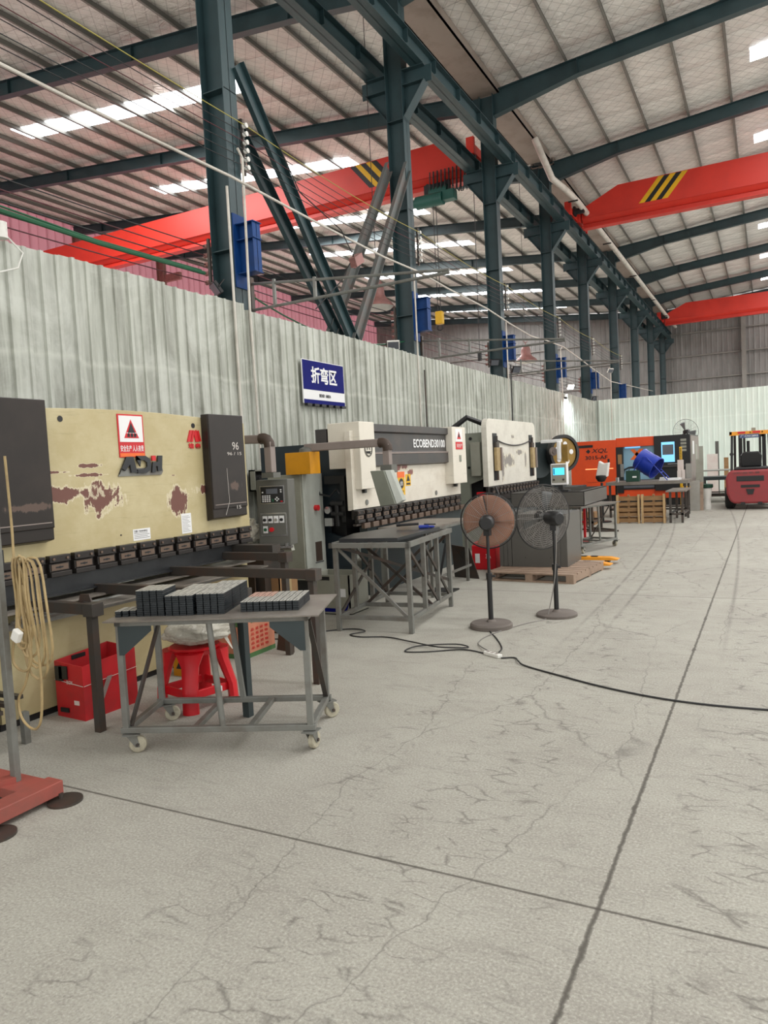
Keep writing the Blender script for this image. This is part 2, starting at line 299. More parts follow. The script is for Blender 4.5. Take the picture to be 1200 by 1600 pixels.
# ---------------------------------------------------------------- helpers
OFF = {}
def offset_of(p):
    while p is not None:
        if p.name in OFF: return OFF[p.name]
        p = p.parent
    return Vector((0, 0, 0))
def tag(o, label=None, cat=None, group=None, kind=None):
    if label: o['label'] = label
    if cat: o['category'] = cat
    if group: o['group'] = group
    if kind: o['kind'] = kind
    return o
def thing(name, label, cat, loc=(0, 0, 0), rz=0.0, group=None, world=False):
    o = bpy.data.objects.new(name, None); C.objects.link(o); o.location = loc; o.rotation_euler = (0, 0, rz)
    o.empty_display_size = 0.1
    tag(o, label, cat, group)
    if world: OFF[o.name] = Vector(loc)
    return o
class MB:
    def __init__(s): s.v = []; s.f = []
    def add(s, vs, fs):
        k = len(s.v); s.v += [tuple(x) for x in vs]; s.f += [tuple(i + k for i in f) for f in fs]; return s
    def box(s, x0, x1, y0, y1, z0, z1):
        if x0 > x1: x0, x1 = x1, x0
        if y0 > y1: y0, y1 = y1, y0
        if z0 > z1: z0, z1 = z1, z0
        return s.add([(x0, y0, z0), (x1, y0, z0), (x1, y1, z0), (x0, y1, z0), (x0, y0, z1), (x1, y0, z1), (x1, y1, z1), (x0, y1, z1)],
                     [(0, 3, 2, 1), (4, 5, 6, 7), (0, 1, 5, 4), (1, 2, 6, 5), (2, 3, 7, 6), (3, 0, 4, 7)])
    def cb(s, c, d, rot=None):
        hx, hy, hz = d[0] / 2, d[1] / 2, d[2] / 2
        vs = [Vector((x, y, z)) for z in (-hz, hz) for x, y in ((-hx, -hy), (hx, -hy), (hx, hy), (-hx, hy))]
        if rot: vs = [rot @ v for v in vs]
        return s.add([v + Vector(c) for v in vs], [(0, 3, 2, 1), (4, 5, 6, 7), (0, 1, 5, 4), (1, 2, 6, 5), (2, 3, 7, 6), (3, 0, 4, 7)])
    def bar(s, p, q, w, h, up=(0, 0, 1)):
        p = Vector(p); q = Vector(q); d = (q - p).normalized(); u = Vector(up)
        if abs(d.dot(u)) > 0.98: u = Vector((0, 1, 0))
        a = d.cross(u).normalized(); b2 = a.cross(d).normalized()
        vs = []
        for c in (p, q):
            for x, y in ((-1, -1), (1, -1), (1, 1), (-1, 1)): vs.append(c + a * x * w / 2 + b2 * y * h / 2)
        return s.add(vs, [(0, 3, 2, 1), (4, 5, 6, 7), (0, 1, 5, 4), (1, 2, 6, 5), (2, 3, 7, 6), (3, 0, 4, 7)])
    def cyl(s, p, q, r, n=16, r2=None, cap=True):
        p = Vector(p); q = Vector(q); r2 = r if r2 is None else r2; d = (q - p).normalized()
        a = d.orthogonal().normalized(); b2 = d.cross(a)
        vs = [p + (a * math.cos(2 * PI * i / n) + b2 * math.sin(2 * PI * i / n)) * r for i in range(n)] + \
             [q + (a * math.cos(2 * PI * i / n) + b2 * math.sin(2 * PI * i / n)) * r2 for i in range(n)]
        fs = [(i, (i + 1) % n, n + (i + 1) % n, n + i) for i in range(n)]
        if cap: fs += [tuple(range(n - 1, -1, -1)), tuple(range(n, 2 * n))]
        return s.add(vs, fs)
    def tube(s, pts, r, n=6, closed=False):
        pts = [Vector(p) for p in pts]; m_ = len(pts); vs = []; prev = None
        for i, p in enumerate(pts):
            if closed: d = (pts[(i + 1) % m_] - pts[i - 1]).normalized()
            else: d = (pts[min(i + 1, m_ - 1)] - pts[max(i - 1, 0)]).normalized()
            if prev is None: a = d.orthogonal().normalized()
            else:
                a = prev - d * prev.dot(d)
                a = a.normalized() if a.length > 1e-6 else d.orthogonal().normalized()
            prev = a; b2 = d.cross(a)
            vs += [p + (a * math.cos(2 * PI * k / n) + b2 * math.sin(2 * PI * k / n)) * r for k in range(n)]
        fs = []
        for i in range(m_ if closed else m_ - 1):
            j = (i + 1) % m_
            fs += [(i * n + k, i * n + (k + 1) % n, j * n + (k + 1) % n, j * n + k) for k in range(n)]
        if not closed: fs += [tuple(range(n - 1, -1, -1)), tuple(range((m_ - 1) * n, m_ * n))]
        return s.add(vs, fs)
    def prism(s, poly, d, flip=False):
        """poly: list of 3D points (planar); d: extrusion vector"""
        n = len(poly); p = [Vector(x) for x in poly]; d = Vector(d)
        vs = p + [x + d for x in p]
        fs = [tuple(range(n - 1, -1, -1)), tuple(range(n, 2 * n))] + [(i, (i + 1) % n, n + (i + 1) % n, n + i) for i in range(n)]
        return s.add(vs, fs)
    def lathe(s, prof, c=(0, 0, 0), ax=(0, 0, 1), n=24):
        ax = Vector(ax).normalized(); a = ax.orthogonal().normalized(); b2 = ax.cross(a); c = Vector(c); k = len(prof); vs = []
        for i in range(n):
            t = 2 * PI * i / n; u = a * math.cos(t) + b2 * math.sin(t)
            vs += [c + u * r + ax * h for r, h in prof]
        fs = [(i * k + j, ((i + 1) % n) * k + j, ((i + 1) % n) * k + j + 1, i * k + j + 1) for i in range(n) for j in range(k - 1)]
        return s.add(vs, fs)
    def build(s, name, m, parent=None, smooth=False, bevel=0.0, solid=0.0):
        off = offset_of(parent)
        me = bpy.data.meshes.new(name); me.from_pydata([tuple(Vector(v) - off) for v in s.v], [], s.f)
        bm = bmesh.new(); bm.from_mesh(me); bmesh.ops.recalc_face_normals(bm, faces=bm.faces); bm.to_mesh(me); bm.free()
        me.materials.append(MT[m] if isinstance(m, str) else m)
        if smooth:
            for p in me.polygons: p.use_smooth = True
            me.set_sharp_from_angle(angle=math.radians(40))
        o = bpy.data.objects.new(name, me); C.objects.link(o)
        if parent is not None: o.parent = parent
        if solid:
            md = o.modifiers.new('solid', 'SOLIDIFY'); md.thickness = solid
        if bevel:
            md = o.modifiers.new('bevel', 'BEVEL'); md.width = bevel; md.segments = 2; md.limit_method = 'ANGLE'
        return o
def B(name, m, parent, *a, **k): return MB().box(*a).build(name, m, parent, **k)
def kids(o): return [c for c in C.objects if c.parent == o]
def copy_tree(o, parent=None):
    c = o.copy(); C.objects.link(c); c.parent = parent
    if o.name in OFF: OFF[c.name] = OFF[o.name]
    for ch in list(o.children): copy_tree(ch, c)
    return c
def text(s, m, parent, loc, w, h, rot, name='lettering', ext=0.002, shear=0.0, bold=0.0):
    cu = bpy.data.curves.new('t', 'FONT'); cu.body = s; cu.align_x = 'CENTER'; cu.align_y = 'CENTER'; cu.extrude = ext; cu.shear = shear; cu.offset = bold
    cu.resolution_u = 3
    t = bpy.data.objects.new('t', cu); C.objects.link(t); bpy.context.view_layer.update()
    me = bpy.data.meshes.new_from_object(t.evaluated_get(bpy.context.evaluated_depsgraph_get()))
    bpy.data.objects.remove(t); bpy.data.curves.remove(cu)
    if len(me.vertices) == 0: return None
    xs = [v.co.x for v in me.vertices]; ys = [v.co.y for v in me.vertices]
    cx, cy = (min(xs) + max(xs)) / 2, (min(ys) + max(ys)) / 2
    sx = w / max(1e-6, max(xs) - min(xs)); sy = h / max(1e-6, max(ys) - min(ys))
    R = rot; off = offset_of(parent)
    for v in me.vertices: v.co = R @ Vector(((v.co.x - cx) * sx, (v.co.y - cy) * sy, v.co.z)) + Vector(loc) - off
    me.name = name; me.materials.clear(); me.materials.append(MT[m])
    o = bpy.data.objects.new(name, me); C.objects.link(o)
    if parent is not None: o.parent = parent
    return o
RX = Matrix(((0, 0, 1), (1, 0, 0), (0, 1, 0)))      # text reads along +Y, faces +X
RY = Matrix(((1, 0, 0), (0, 0, -1), (0, 1, 0)))     # text reads along +X, faces -Y
def ribbed(axis, a0, a1, c, z0, z1, pitch, depth, name, m, sign=1, base=0.03, jag=0.0, ztop=None):
    """profiled sheet wall: ribs run vertically; axis 'Y' = sheet runs along Y at X=c"""
    pts = []; a = a0; i = 0
    while a < a1:
        rr = depth if i % 2 == 0 else depth * 0.55
        pts += [(a, 0), (a + pitch * 0.66, 0), (a + pitch * 0.7, rr), (a + pitch * 0.9, rr), (min(a + pitch, a1), 0)]
        a += pitch; i += 1
    mb = MB(); n = len(pts); vs = []; fs = []
    for k, (p, d) in enumerate(pts):
        zt = (ztop(p) if ztop else z1) + (jag * math.sin((k // 20) * 2.3) if jag else 0)
        for q in ((d * sign, z0), (d * sign, zt), (-base * sign, zt), (-base * sign, z0)):
            vs.append((c + q[0], p, q[1]) if axis == 'Y' else (p, c + q[0], q[1]))
    for k in range(n - 1):
        for j in range(4): fs.append((k * 4 + j, (k + 1) * 4 + j, (k + 1) * 4 + (j + 1) % 4, k * 4 + (j + 1) % 4))
    fs += [(0, 1, 2, 3), tuple((n - 1) * 4 + j for j in (3, 2, 1, 0))]
    o = mb.add(vs, fs).build(name, m); tag(o, kind='structure'); return o
ORD = ['first', 'second', 'third', 'fourth', 'fifth', 'sixth', 'seventh', 'eighth', 'ninth', 'tenth']

# ================================================================ THE HALL
o = B('floor', 'concrete', None, -31.6, 10, -6, 60.2, -0.2, 0.0); tag(o, kind='structure')
ribbed('Y', -3.0, 8.3, -6.5, 0, 3.97, 0.19, 0.034, 'wall_left', 'wall_old', jag=0.015)
ribbed('Y', 8.3, 31.9, -6.5, 0, 3.9, 0.19, 0.034, 'wall_left_far_run', 'wall_old', jag=0.008)
ribbed('X', -6.5, 10, 31.95, 0, 3.93, 0.2, 0.022, 'wall_back', 'wall_pale', sign=-1)
COLY = [8.75, 14.78, 20.82, 26.85, 32.65, 39.5, 46.2, 52.9, 59.2]
zl = lambda x: 12.08 + 0.105 * (-7 - x)
zr = lambda x: 12.1 + 0.085 * (x + 6.7)
ribbed('X', -31.5, -6.7, 59.9, 0, 0, 0.35, 0.03, 'wall_far_left_bay', 'wall_grey', sign=-1, ztop=lambda x: zl(x) + .15)
ribbed('X', -6.7, 10, 59.9, 0, 0, 0.35, 0.03, 'wall_far_right_bay', 'wall_grey', sign=-1, ztop=lambda x: zr(x) + .15)
ribbed('Y', -4, 60, -31.5, 0, 14.8, 0.5, 0.09, 'wall_left_outer', 'pink')
# girts behind the far and the outer walls
k = 1
for z in (5.2, 6.9, 8.6, 10.3):
    o = B('trim_%d' % k, 'galv', None, -31.4, 10, 59.72, 59.86, z, z + 0.08); tag(o, kind='structure'); k += 1
for z in (9.9, 10.35, 12.0, 12.45):
    o = MB().box(-31.42, -31.3, -4, 59.7, z, z + 0.07).build('trim_%d' % k, 'lamp'); tag(o, kind='structure'); k += 1
# roof: foil faced insulation
mb = MB()
nx, ny = 40, 66
def sheet(x0, x1, zf, name):
    vs = []; fs = []
    nx = 30; ny = 70
    for i in range(nx + 1):
        for j in range(ny + 1):
            x = x0 + (x1 - x0) * i / nx; y = -4 + 64 * j / ny
            vs.append((x, y, zf(x) + 0.24 - 0.03 * abs(math.sin(i * 1.7 + j * 0.9)) ))
    for i in range(nx):
        for j in range(ny):
            a = i * (ny + 1) + j; fs.append((a, a + 1, a + ny + 2, a + ny + 1))
    o = MB().add(vs, fs).build(name, 'foil', smooth=True, solid=0.05); tag(o, kind='structure'); return o
sheet(-31.5, -7.0, zl, 'ceiling_left_bay')
sheet(-7.0, 10, zr, 'ceiling_right_bay')
# skylight strips let into the roof
wn = 1
for y in [5.8, 11.9] + SKY_Y:
    for (x0, x1, zf) in ((-23.1, -13.4, zl), (-0.3, 9.6, zr)):
        if y < 13 and x0 < -5: continue
        o = MB().add([(x0, y - .42, zf(x0) + .18), (x1, y - .42, zf(x1) + .18), (x1, y + .42, zf(x1) + .18), (x0, y + .42, zf(x0) + .18),
                      (x0, y - .42, zf(x0) + .16), (x1, y - .42, zf(x1) + .16), (x1, y + .42, zf(x1) + .16), (x0, y + .42, zf(x0) + .16)],
                     [(0, 1, 2, 3), (4, 7, 6, 5), (0, 4, 5, 1), (1, 5, 6, 2), (2, 6, 7, 3), (3, 7, 4, 0)]).build('window_%d' % wn, 'skylight')
        tag(o, kind='structure'); wn += 1
# purlins
first = None
def purlin(x, z, label, grp, y0=-4, y1=59.8):
    global first
    mb = MB(); mb.box(x - .035, x - .03, y0, y1, z, z + .2); mb.box(x - .035, x + .035, y0, y1, z, z + .008); mb.box(x - .035, x + .035, y0, y1, z + .192, z + .2)
    mb.box(x + .03, x + .035, y0, y1, z, z + .02)
    return tag(mb.build('roof_purlin', 'galv'), label, 'purlin', grp)
for i in range(20): purlin(-7.9 - 1.22 * i, zl(-7.9 - 1.22 * i), 'slim grey steel purlin running lengthwise under the left bay roof, seen over the ribbed wall', 'purlins of the left bay')
for i in range(8): purlin(-5.95 + 1.27 * i, zr(-5.95 + 1.27 * i), 'slim grey steel purlin running lengthwise under the right bay roof', 'purlins of the right bay')
for i in range(5): purlin(-5.95 + 1.27 * (8 + i), zr(-5.95 + 1.27 * (8 + i)), 'slim grey steel purlin running lengthwise under the right bay roof', 'purlins of the right bay')
# valley gutter
mb = MB(); mb.box(-7.45, -6.62, -4, 26.3, 12.02, 12.06); mb.box(-7.45, -7.41, -4, 26.3, 12.02, 12.27); mb.box(-6.66, -6.62, -4, 26.3, 12.02, 12.27)
tag(mb.build('valley_gutter', 'gutter'), 'long brownish zinc gutter trough between the two roofs above the column row', 'gutter')
mb = MB(); mb.box(-7.45, -6.62, 26.8, 59.8, 12.02, 12.06); mb.box(-7.45, -7.41, 26.8, 59.8, 12.02, 12.27); mb.box(-6.66, -6.62, 26.8, 59.8, 12.02, 12.27)
tag(mb.build('valley_gutter', 'gutter'), 'farther stretch of the zinc valley gutter beyond the bent rain pipe', 'gutter')
dp = thing('rain_pipe', 'white bent rain pipe dropping from the gutter and running along the crane runway', 'pipe')
MB().tube([(-6.62, 24.4, 12.05), (-6.5, 24.5, 11.7), (-6.3, 25.2, 10.95), (-6.1, 26.2, 10.85), (-6.0, 27.5, 10.82), (-6.0, 59.0, 10.8)], 0.11, 10).build('pipe', 'pvc', dp, smooth=True)
for y in (27.0, 33.2, 40, 47, 53): B('bracket', 'black', dp, -6.2, -5.86, y, y + .05, 10.66, 10.7)
# building columns, with brackets, and blue stub brackets
col_labels = ['nearest dark green steel column, tallest at upper left, double brace on its right',
 'dark green steel column with the grey double brace leaning on its left side',
 'dark green steel column right of the green crane hoist, third of the row',
 'dark green steel column over the white blank press, fourth of the row',
 'dark green steel column at the corner where the two partition walls meet',
 'dark green steel column first behind the mint partition wall', 'dark green steel column second behind the mint partition wall',
 'dark green steel column third behind the mint partition wall', 'farthest dark green steel column at the end of the crane runway']
def column(i, y):
    t = thing('steel_column', col_labels[i], 'column', (-6.98, y, 0), 0, 'columns of the middle row', world=True)
    x0, x1 = -7.18, -6.78
    mb = MB(); mb.box(x0, x1, y - .006, y + .006, 0, 12.0); mb.box(x0, x0 + .014, y - .15, y + .15, 0, 12.0); mb.box(x1 - .014, x1, y - .15, y + .15, 0, 12.0)
    for z in (4.85, 7.1, 8.98): mb.box(x0, x1, y - .14, y + .14, z, z + .014)
    mb.build('shaft', 'green', t)
    for s, xa, xb in ((1, x1, -6.28), (-1, x0, -7.68)):
        c = MB()
        c.prism([(xa, y - .006, 9.05), (xb, y - .006, 9.68), (xb, y - .006, 10.0), (xa, y - .006, 10.0)], (0, .012, 0))
        c.bar((xa, y, 9.03), (xb, y, 9.68), .26, .014, (0, 0, 1)); c.bar((xb, y, 9.66), (xb, y, 10.0), .014, .26, (1, 0, 0))
        c.box(min(xa, xb), max(xa, xb), y - .13, y + .13, 9.98, 10.0); c.box(min(xa, xb), max(xa, xb), y - .13, y + .13, 9.67, 9.682)
        c.build('runway_bracket', 'green', t)
    if i < 6:
        q = MB(); xs, xe = -6.78, -6.46
        for z in (5.2, 4.97, 4.5): q.box(xs, xe + .02, y - .1, y + .1, z - .012, z)
        q.box(xs, xe, y - .006, y + .006, 4.5, 5.2); q.box(xe - .01, xe, y - .09, y + .09, 4.5, 5.2); q.box(xs, xs + .02, y - .14, y + .14, 4.3, 5.35)
        tag(q.build('stub_bracket', 'blue', t), 'blue bolted stub bracket')
    return t
cols = [column(i, y) for i, y in enumerate(COLY)]
# runway girders
for side, xc, lab in ((1, -6.43, 'right dark green crane runway girder, facing the aisle, along the column tops'), (-1, -7.53, 'left dark green crane runway girder, behind the column tops')):
    t = thing('runway_girder', lab, 'girder', (xc, 28, 10), 0, None, world=True)
    mb = MB(); mb.box(xc - .15, xc + .15, -4, 59.6, 10.0, 10.016); mb.box(xc - .006, xc + .006, -4, 59.6, 10.0, 10.42); mb.box(xc - .12, xc + .12, -4, 59.6, 10.42, 10.436)
    mb.build('beam', 'green', t)
    for j in range(44):
        y = -3 + j * 1.42; B('stiffener', 'green', t, xc - .11, xc + .11, y, y + .012, 10.14, 10.42)
    B('crane_rail', 'bare_dark', t, xc - .035, xc + .035, -4, 59.6, 10.436, 10.5)
# rafters
for i, y in enumerate(COLY):
    if i == 0: continue
    t = None
    for s in ('L', 'R'):
        if s == 'L':
            xa, xb, zf = -7.18, -31.3, zl; xh = -9.6
        else:
            xa, xb, zf = -6.78, 9.9, zr; xh = -4.4
        mb = MB()
        dh = 0.5 if s == 'L' else 0.7; d = 0.42
        mb.prism([(xa, y - .006, zf(xa) - dh), (xh, y - .006, zf(xh) - d), (xb, y - .006, zf(xb) - d), (xb, y - .006, zf(xb)), (xa, y - .006, zf(xa))], (0, .012, 0))
        mb.bar((xa, y, zf(xa) - dh), (xh, y, zf(xh) - d), .22, .014); mb.bar((xh, y, zf(xh) - d), (xb, y, zf(xb) - d), .22, .014)
        mb.bar((xa, y, zf(xa) - .01), (xb, y, zf(xb) - .01), .22, .014)
        x = xh
        while abs(x) < abs(xb) - 1 if s == 'L' else x < xb - 1:
            mb.box(x - .005, x + .005, y - .1, y + .1, zf(x) - d, zf(x)); x += (xb - xa) / abs(xb - xa) * 4.9
        nm = ORD[i - 1]
        tag(mb.build('roof_rafter', 'green'), 'dark green steel rafter across the %s bay, %s of them from the camera' % ('left' if s == 'L' else 'right', nm), 'rafter', 'rafters of the %s bay' % ('left' if s == 'L' else 'right'))
# outer row columns with knee brackets, against the pink wall
for i, y in enumerate(COLY[2:6]):
    mb = MB(); mb.box(-31.3, -30.8, y - .006, y + .006, 0, 14.2); mb.box(-31.3, -31.28, y - .14, y + .14, 0, 14.2); mb.box(-30.82, -30.8, y - .14, y + .14, 0, 14.2)
    mb.box(-30.8, -29.6, y - .1, y + .1, 12.9, 13.3)
    tag(mb.build('steel_column', 'lamp'), 'dull purple grey steel column against the pink outer wall, %s from the left' % ORD[i], 'column', 'columns along the pink wall')
# columns of the far wall
for x, lab in ((-15.5, 'slim blue green post against the far wall of the left bay'), (-1.5, 'grey post against the far wall, right of the crane runway')):
    tag(MB().box(x - .15, x + .15, 59.4, 59.7, 0, 12.2).build('wall_post', 'blue' if x < -10 else 'galv'), lab, 'post')
# diagonal braces between the first two columns
def brace(x, p, q, m, lab, w=.23):
    mb = MB(); p = Vector((x, *p)); q = Vector((x, *q)); d = (q - p).normalized(); nrm = d.cross(Vector((1, 0, 0)))
    mb.bar(p, q, .012, w, nrm)
    for s in (-1, 1): mb.bar(p + nrm * s * w / 2 + Vector((.035, 0, 0)), q + nrm * s * w / 2 + Vector((.035, 0, 0)), .08, .01, nrm)
    return tag(mb.build('diagonal_brace', m), lab, 'brace')
brace(-6.8, (8.95, 7.55), (12.0, 3.9), 'green', 'front dark green diagonal brace running down from the nearest column', .27)
brace(-7.1, (9.2, 6.9), (12.1, 3.9), 'green', 'rear dark green diagonal brace in the shadow of the front one', .27)
brace(-6.8, (14.7, 8.0), (11.9, 3.75), 'green_grey', 'front grey diagonal brace with rusty edges below the second column')
brace(-7.15, (14.5, 8.0), (11.5, 3.75), 'green_grey', 'rear grey diagonal brace leaning on the second column')
# ---------------------------------------------------------------- cranes
def bridge(y, xa, xb, lab, flip, chev, zt=11.62):
    """single girder bridge crane; xa = end at the middle column row, xb = far end"""
    s = 1 if xb > xa else -1
    t = thing('bridge_crane', lab, 'crane', (xa, y, 10.5), 0, None, world=True)
    x1 = xa + s * .25; x2 = xa + s * 1.6
    mb = MB()
    mb.prism([(x1, y - .22, 10.66), (xb, y - .22, 10.66), (xb, y - .22, zt), (x2, y - .22, zt), (x1, y - .22, 11.0)], (0, .44, 0))
    mb.prism([(x1, y - .22, 10.66), (x1, y - .06, 10.48), (x1, y + .06, 10.48), (x1, y + .22, 10.66)], (xb - x1, 0, 0))
    mb.box(x1, xb, y - .02, y + .02, 10.32, 10.5); mb.box(x1, xb, y - .17, y + .17, 10.28, 10.32)
    mb.box(x1, xb, y - .235, y + .235, 10.64, 10.67)
    mb.build('girder', 'crane', t)
    e = MB(); e.box(xa - .1, xa + .1, y - 1.4, y + 1.4, 10.56, 10.82); e.box(xa - .12, xa + .2 * s, y - .35, y + .35, 10.5, 10.95)
    e.box(xa - .12, xa + .12, y - 1.42, y - 1.3, 10.52, 11.0); e.box(xa - .12, xa + .12, y + 1.3, y + 1.42, 10.52, 11.0)
    e.build('end_carriage', 'crane', t, bevel=.01)
    for yy in (y - 1.15, y + 1.15): MB().cyl((xa - .07, yy, 10.6), (xa + .07, yy, 10.6), .1, 16).build('wheel', 'black', t, smooth=True)
    mt = MB(); mt.cyl((xa + s * .12, y - .95, 10.72), (xa + s * .5, y - .95, 10.72), .11, 16); mt.box(xa + s * .12, xa + s * .2, y - 1.1, y - .8, 10.58, 10.88); mt.build('drive_motor', 'black', t, smooth=True)
    for kx, c in enumerate(chev[1]):
        x = chev[0] + s * kx * .2; w_ = .2
        MB().prism([(x, y - .226, 10.78), (x + s * w_, y - .226, 10.78), (x + s * (w_ + .7), y - .226, zt - .02), (x + s * .7, y - .226, zt - .02)], (0, .004, 0)).build('warning_stripe', c, t)
    return t
cl = bridge(22.15, -7.53, -30.9, 'long bright red bridge crane spanning the left bay behind the ribbed wall', 0, (-10.5, ['black', 'yellow', 'black', 'yellow', 'black']))
bridge(29.3, -6.43, 9.9, 'nearer red bridge crane across the right bay with slanted yellow and black stripes', 0, (-4.1, ['yellow', 'black', 'yellow', 'black', 'yellow', 'black'][:5]))
bridge(54.6, -6.43, 9.9, 'farther red bridge crane low above the mint partition wall', 0, (-4.1, []))
# hoist on the left crane
h = thing('electric_hoist', 'green electric hoist hanging under the red crane left of the third column', 'hoist', (-9.6, 22.1, 10.2), 0, None, world=True)
MB().cyl((-10.3, 21.75, 9.85), (-9.4, 21.75, 9.85), .2, 20).cyl((-10.3, 21.75, 9.85), (-10.6, 21.75, 9.85), .13, 16).build('drum', 'hoist', h, smooth=True)
MB().cyl((-9.9, 22.0, 10.1), (-9.3, 22.0, 10.1), .23, 16).build('motor', 'hoist', h, smooth=True)
MB().box(-9.4, -9.0, 21.65, 21.95, 9.75, 10.05).build('control_box', 'hoist', h, bevel=.02)
tr = MB(); [tr.cyl((x, yy, 10.38), (x, yy + .05, 10.38), .08, 12) for x in (-10.0, -9.3) for yy in (21.95, 22.3)]; tr.box(-10.1, -9.2, 21.9, 21.95, 10.0, 10.4); tr.build('trolley', 'black', h)
MB().tube([(-9.75, 21.75, 9.7), (-9.75, 21.75, 6.35)], .012, 6).tube([(-9.65, 21.75, 9.7), (-9.65, 21.75, 6.35)], .012, 6).build('hoist_rope', 'black', h)
hb = MB().box(-9.82, -9.58, 21.65, 21.85, 6.0, 6.4).build('hook_block', 'yellow', h, bevel=.03)
MB().tube([(-9.7 + .09 * math.sin(a), 21.75, 5.9 - .09 * math.cos(a)) for a in [x * .45 - 2.4 for x in range(11)]], .025, 8).build('hook', 'black', hb)
MB().tube([(-8.4, 21.8, 10.1), (-8.4, 21.7, 5.0)], .012, 6).box(-8.45, -8.35, 21.65, 21.75, 4.7, 5.0).build('pendant', 'black', h)
ft = MB()
for i in range(13):
    x = -9.3 + i * .13
    ft.tube([(x, 21.85, 10.75), (x, 21.8, 10.2 - .25 * (i % 3) / 2), (x + .06, 21.8, 9.95), (x + .12, 21.8, 10.2), (x + .12, 21.85, 10.75)], .02, 6)
h.location.x += .55
tag(ft.build('festoon_cable', 'cable'), 'looped black and red festoon cable hung in front of the red crane end', 'cable')
# ---------------------------------------------------------------- bell lamps
def bell(x, y, z, r, lab):
    t = thing('bell_lamp', lab, 'lamp', (x, y, z), 0, 'bell lamps over the left bay')
    MB().lathe([(r, 0), (r * .95, .04), (r * .78, .12), (r * .55, .19), (r * .44, .27), (r * .42, .4)], n=28).build('shade', 'lamp', t, smooth=True)
    MB().lathe([(0, .62), (r * .2, .6), (r * .34, .52), (r * .42, .42), (r * .42, .38)], n=24).build('housing', 'lamp', t, smooth=True)
    MB().lathe([(r * .97, .02), (r * .8, -.04), (0, -.07)], n=28).build('lens', 'white', t, smooth=True)
    MB().tube([(0, 0, .6), (0, 0, .72)], .02).tube([(.07 * math.cos(a), 0, .76 + .06 * math.sin(a)) for a in [k_ * PI / 6 for k_ in range(12)]], .012, 6, True).build('hanger', 'lamp', t)
    MB().tube([(0, 0, .8), (0, 0, 12.6 - z)], .008, 4).build('suspension_wire', 'black', t)
bell(-7.6, 14.6, 5.12, .36, 'dusty red bell shaped bay lamp hanging left of the second column')
bell(-7.9, 26.8, 5.2, .42, 'dusty red bell shaped bay lamp hanging between the third and fourth columns')
# ---------------------------------------------------------------- insulators and overhead wires
def insul(x, y, zs, lab, s=1):
    t = thing('insulator_rack', lab, 'insulator', (x, y, zs[-1]), 0, None, world=True)
    B('rack_bar', 'bare_dark', t, x - .02, x + .02, y - .02, y + .02, zs[-1] - .1, zs[0] + .1)
    for z in zs: MB().lathe([(0, 0), (.035, 0), (.035, .02), (.022, .03), (.035, .045), (.035, .065), (0, .07)], (x + .02 * s, y, z), (s, 0, 0), 12).build('insulator', 'white' if s > 0 else 'lamp', t, smooth=True)
for i, y in enumerate(COLY[:6]):
    insul(-6.72, y + .16, [6.65 - .12 * k_ for k_ in range(6)], 'rack of pale insulators on the %s column of the row, right side' % ORD[i])
    if i < 5: insul(-7.2, y - .18, [4.95 - .13 * k_ for k_ in range(5)], 'rack of dull red insulators on the %s column of the row, left side' % ORD[i], -1)
def catenary(p, q, sag, n=10): 
    p = Vector(p); q = Vector(q); return [p.lerp(q, t_ / n) - Vector((0, 0, sag * 4 * (t_ / n) * (1 - t_ / n))) for t_ in range(n + 1)]
wm = ['cable_yel', 'cable', 'cable_red', 'cable', 'cable', 'cable']
wl = ['yellow', 'upper black', 'dark red', 'middle black', 'lower black', 'lowest black']
for k_ in range(6):
    z = 6.65 - .12 * k_; x = -6.66
    pts = catenary((x - .1 * k_, -1, z + .25), (x, COLY[0] + .16, z), .1)
    for i in range(5): pts += catenary((x, COLY[i] + .16, z), (x, COLY[i + 1] + .16, z), .08, 6)[1:]
    tag(MB().tube(pts, .006 if k_ else .007, 5).build('overhead_wire', wm[k_]), '%s overhead wire strung along the right side of the column row' % wl[k_], 'wire')
for k_ in range(5):
    z = 4.95 - .13 * k_; x = -7.26
    pts = catenary((x, -1, z + .1), (x, COLY[0] - .18, z), .08)
    for i in range(4): pts += catenary((x, COLY[i] - .18, z), (x, COLY[i + 1] - .18, z), .06, 6)[1:]
    tag(MB().tube(pts, .008, 5).build('overhead_wire', ['cable', 'cable_red', 'cable'][k_ % 3]), '%s thin wire strung on the dull red insulators behind the wall' % ['topmost', 'second', 'middle', 'fourth', 'lowest'][k_], 'wire')
tag(MB().tube([(-6.3, -1, 5.6), (-6.3, 4.7, 5.54), (-6.3, 5.95, 5.54), (-6.3, 8.03, 5.57), (-6.3, 10.24, 5.52), (-6.3, 12.45, 5.5), (-6.3, 14.0, 5.55), (-6.3, 15.5, 5.5), (-6.3, 18.1, 5.48),
     (-6.3, 20.0, 5.37), (-6.3, 22.0, 5.3), (-6.3, 24, 5.4), (-6.3, 26, 5.45), (-6.3, 28.5, 5.3), (-6.4, 31.2, 5.2), (-6.6, 36.2, 5.08), (-6.7, 43, 5.35), (-6.8, 52, 5.7)], .019, 8).build('main_cable', 'pvc', smooth=True),
     'thick white cable sagging from post to post above the ribbed wall', 'cable')
tag(MB().tube([(-6.95, -1, 4.5), (-6.95, 5.0, 4.43), (-6.95, 6.3, 4.40), (-7.0, 8.2, 4.45)], .028, 8).tube([(-7.0, -1, 4.55), (-7.0, 5.0, 4.5), (-7.0, 6.3, 4.45), (-7.05, 8.2, 4.5)], .012, 6).build('green_cable', 'cable_green', smooth=True),
    'bundled green cable running above the ribbed wall to the nearest column', 'cable')
tag(MB().tube(catenary((-7.0, 8.95, 4.4), (-7.0, 14.6, 4.3), .35), .014, 6).build('green_cable', 'cable_green'), 'thin green cable hanging between the nearest two columns', 'cable')
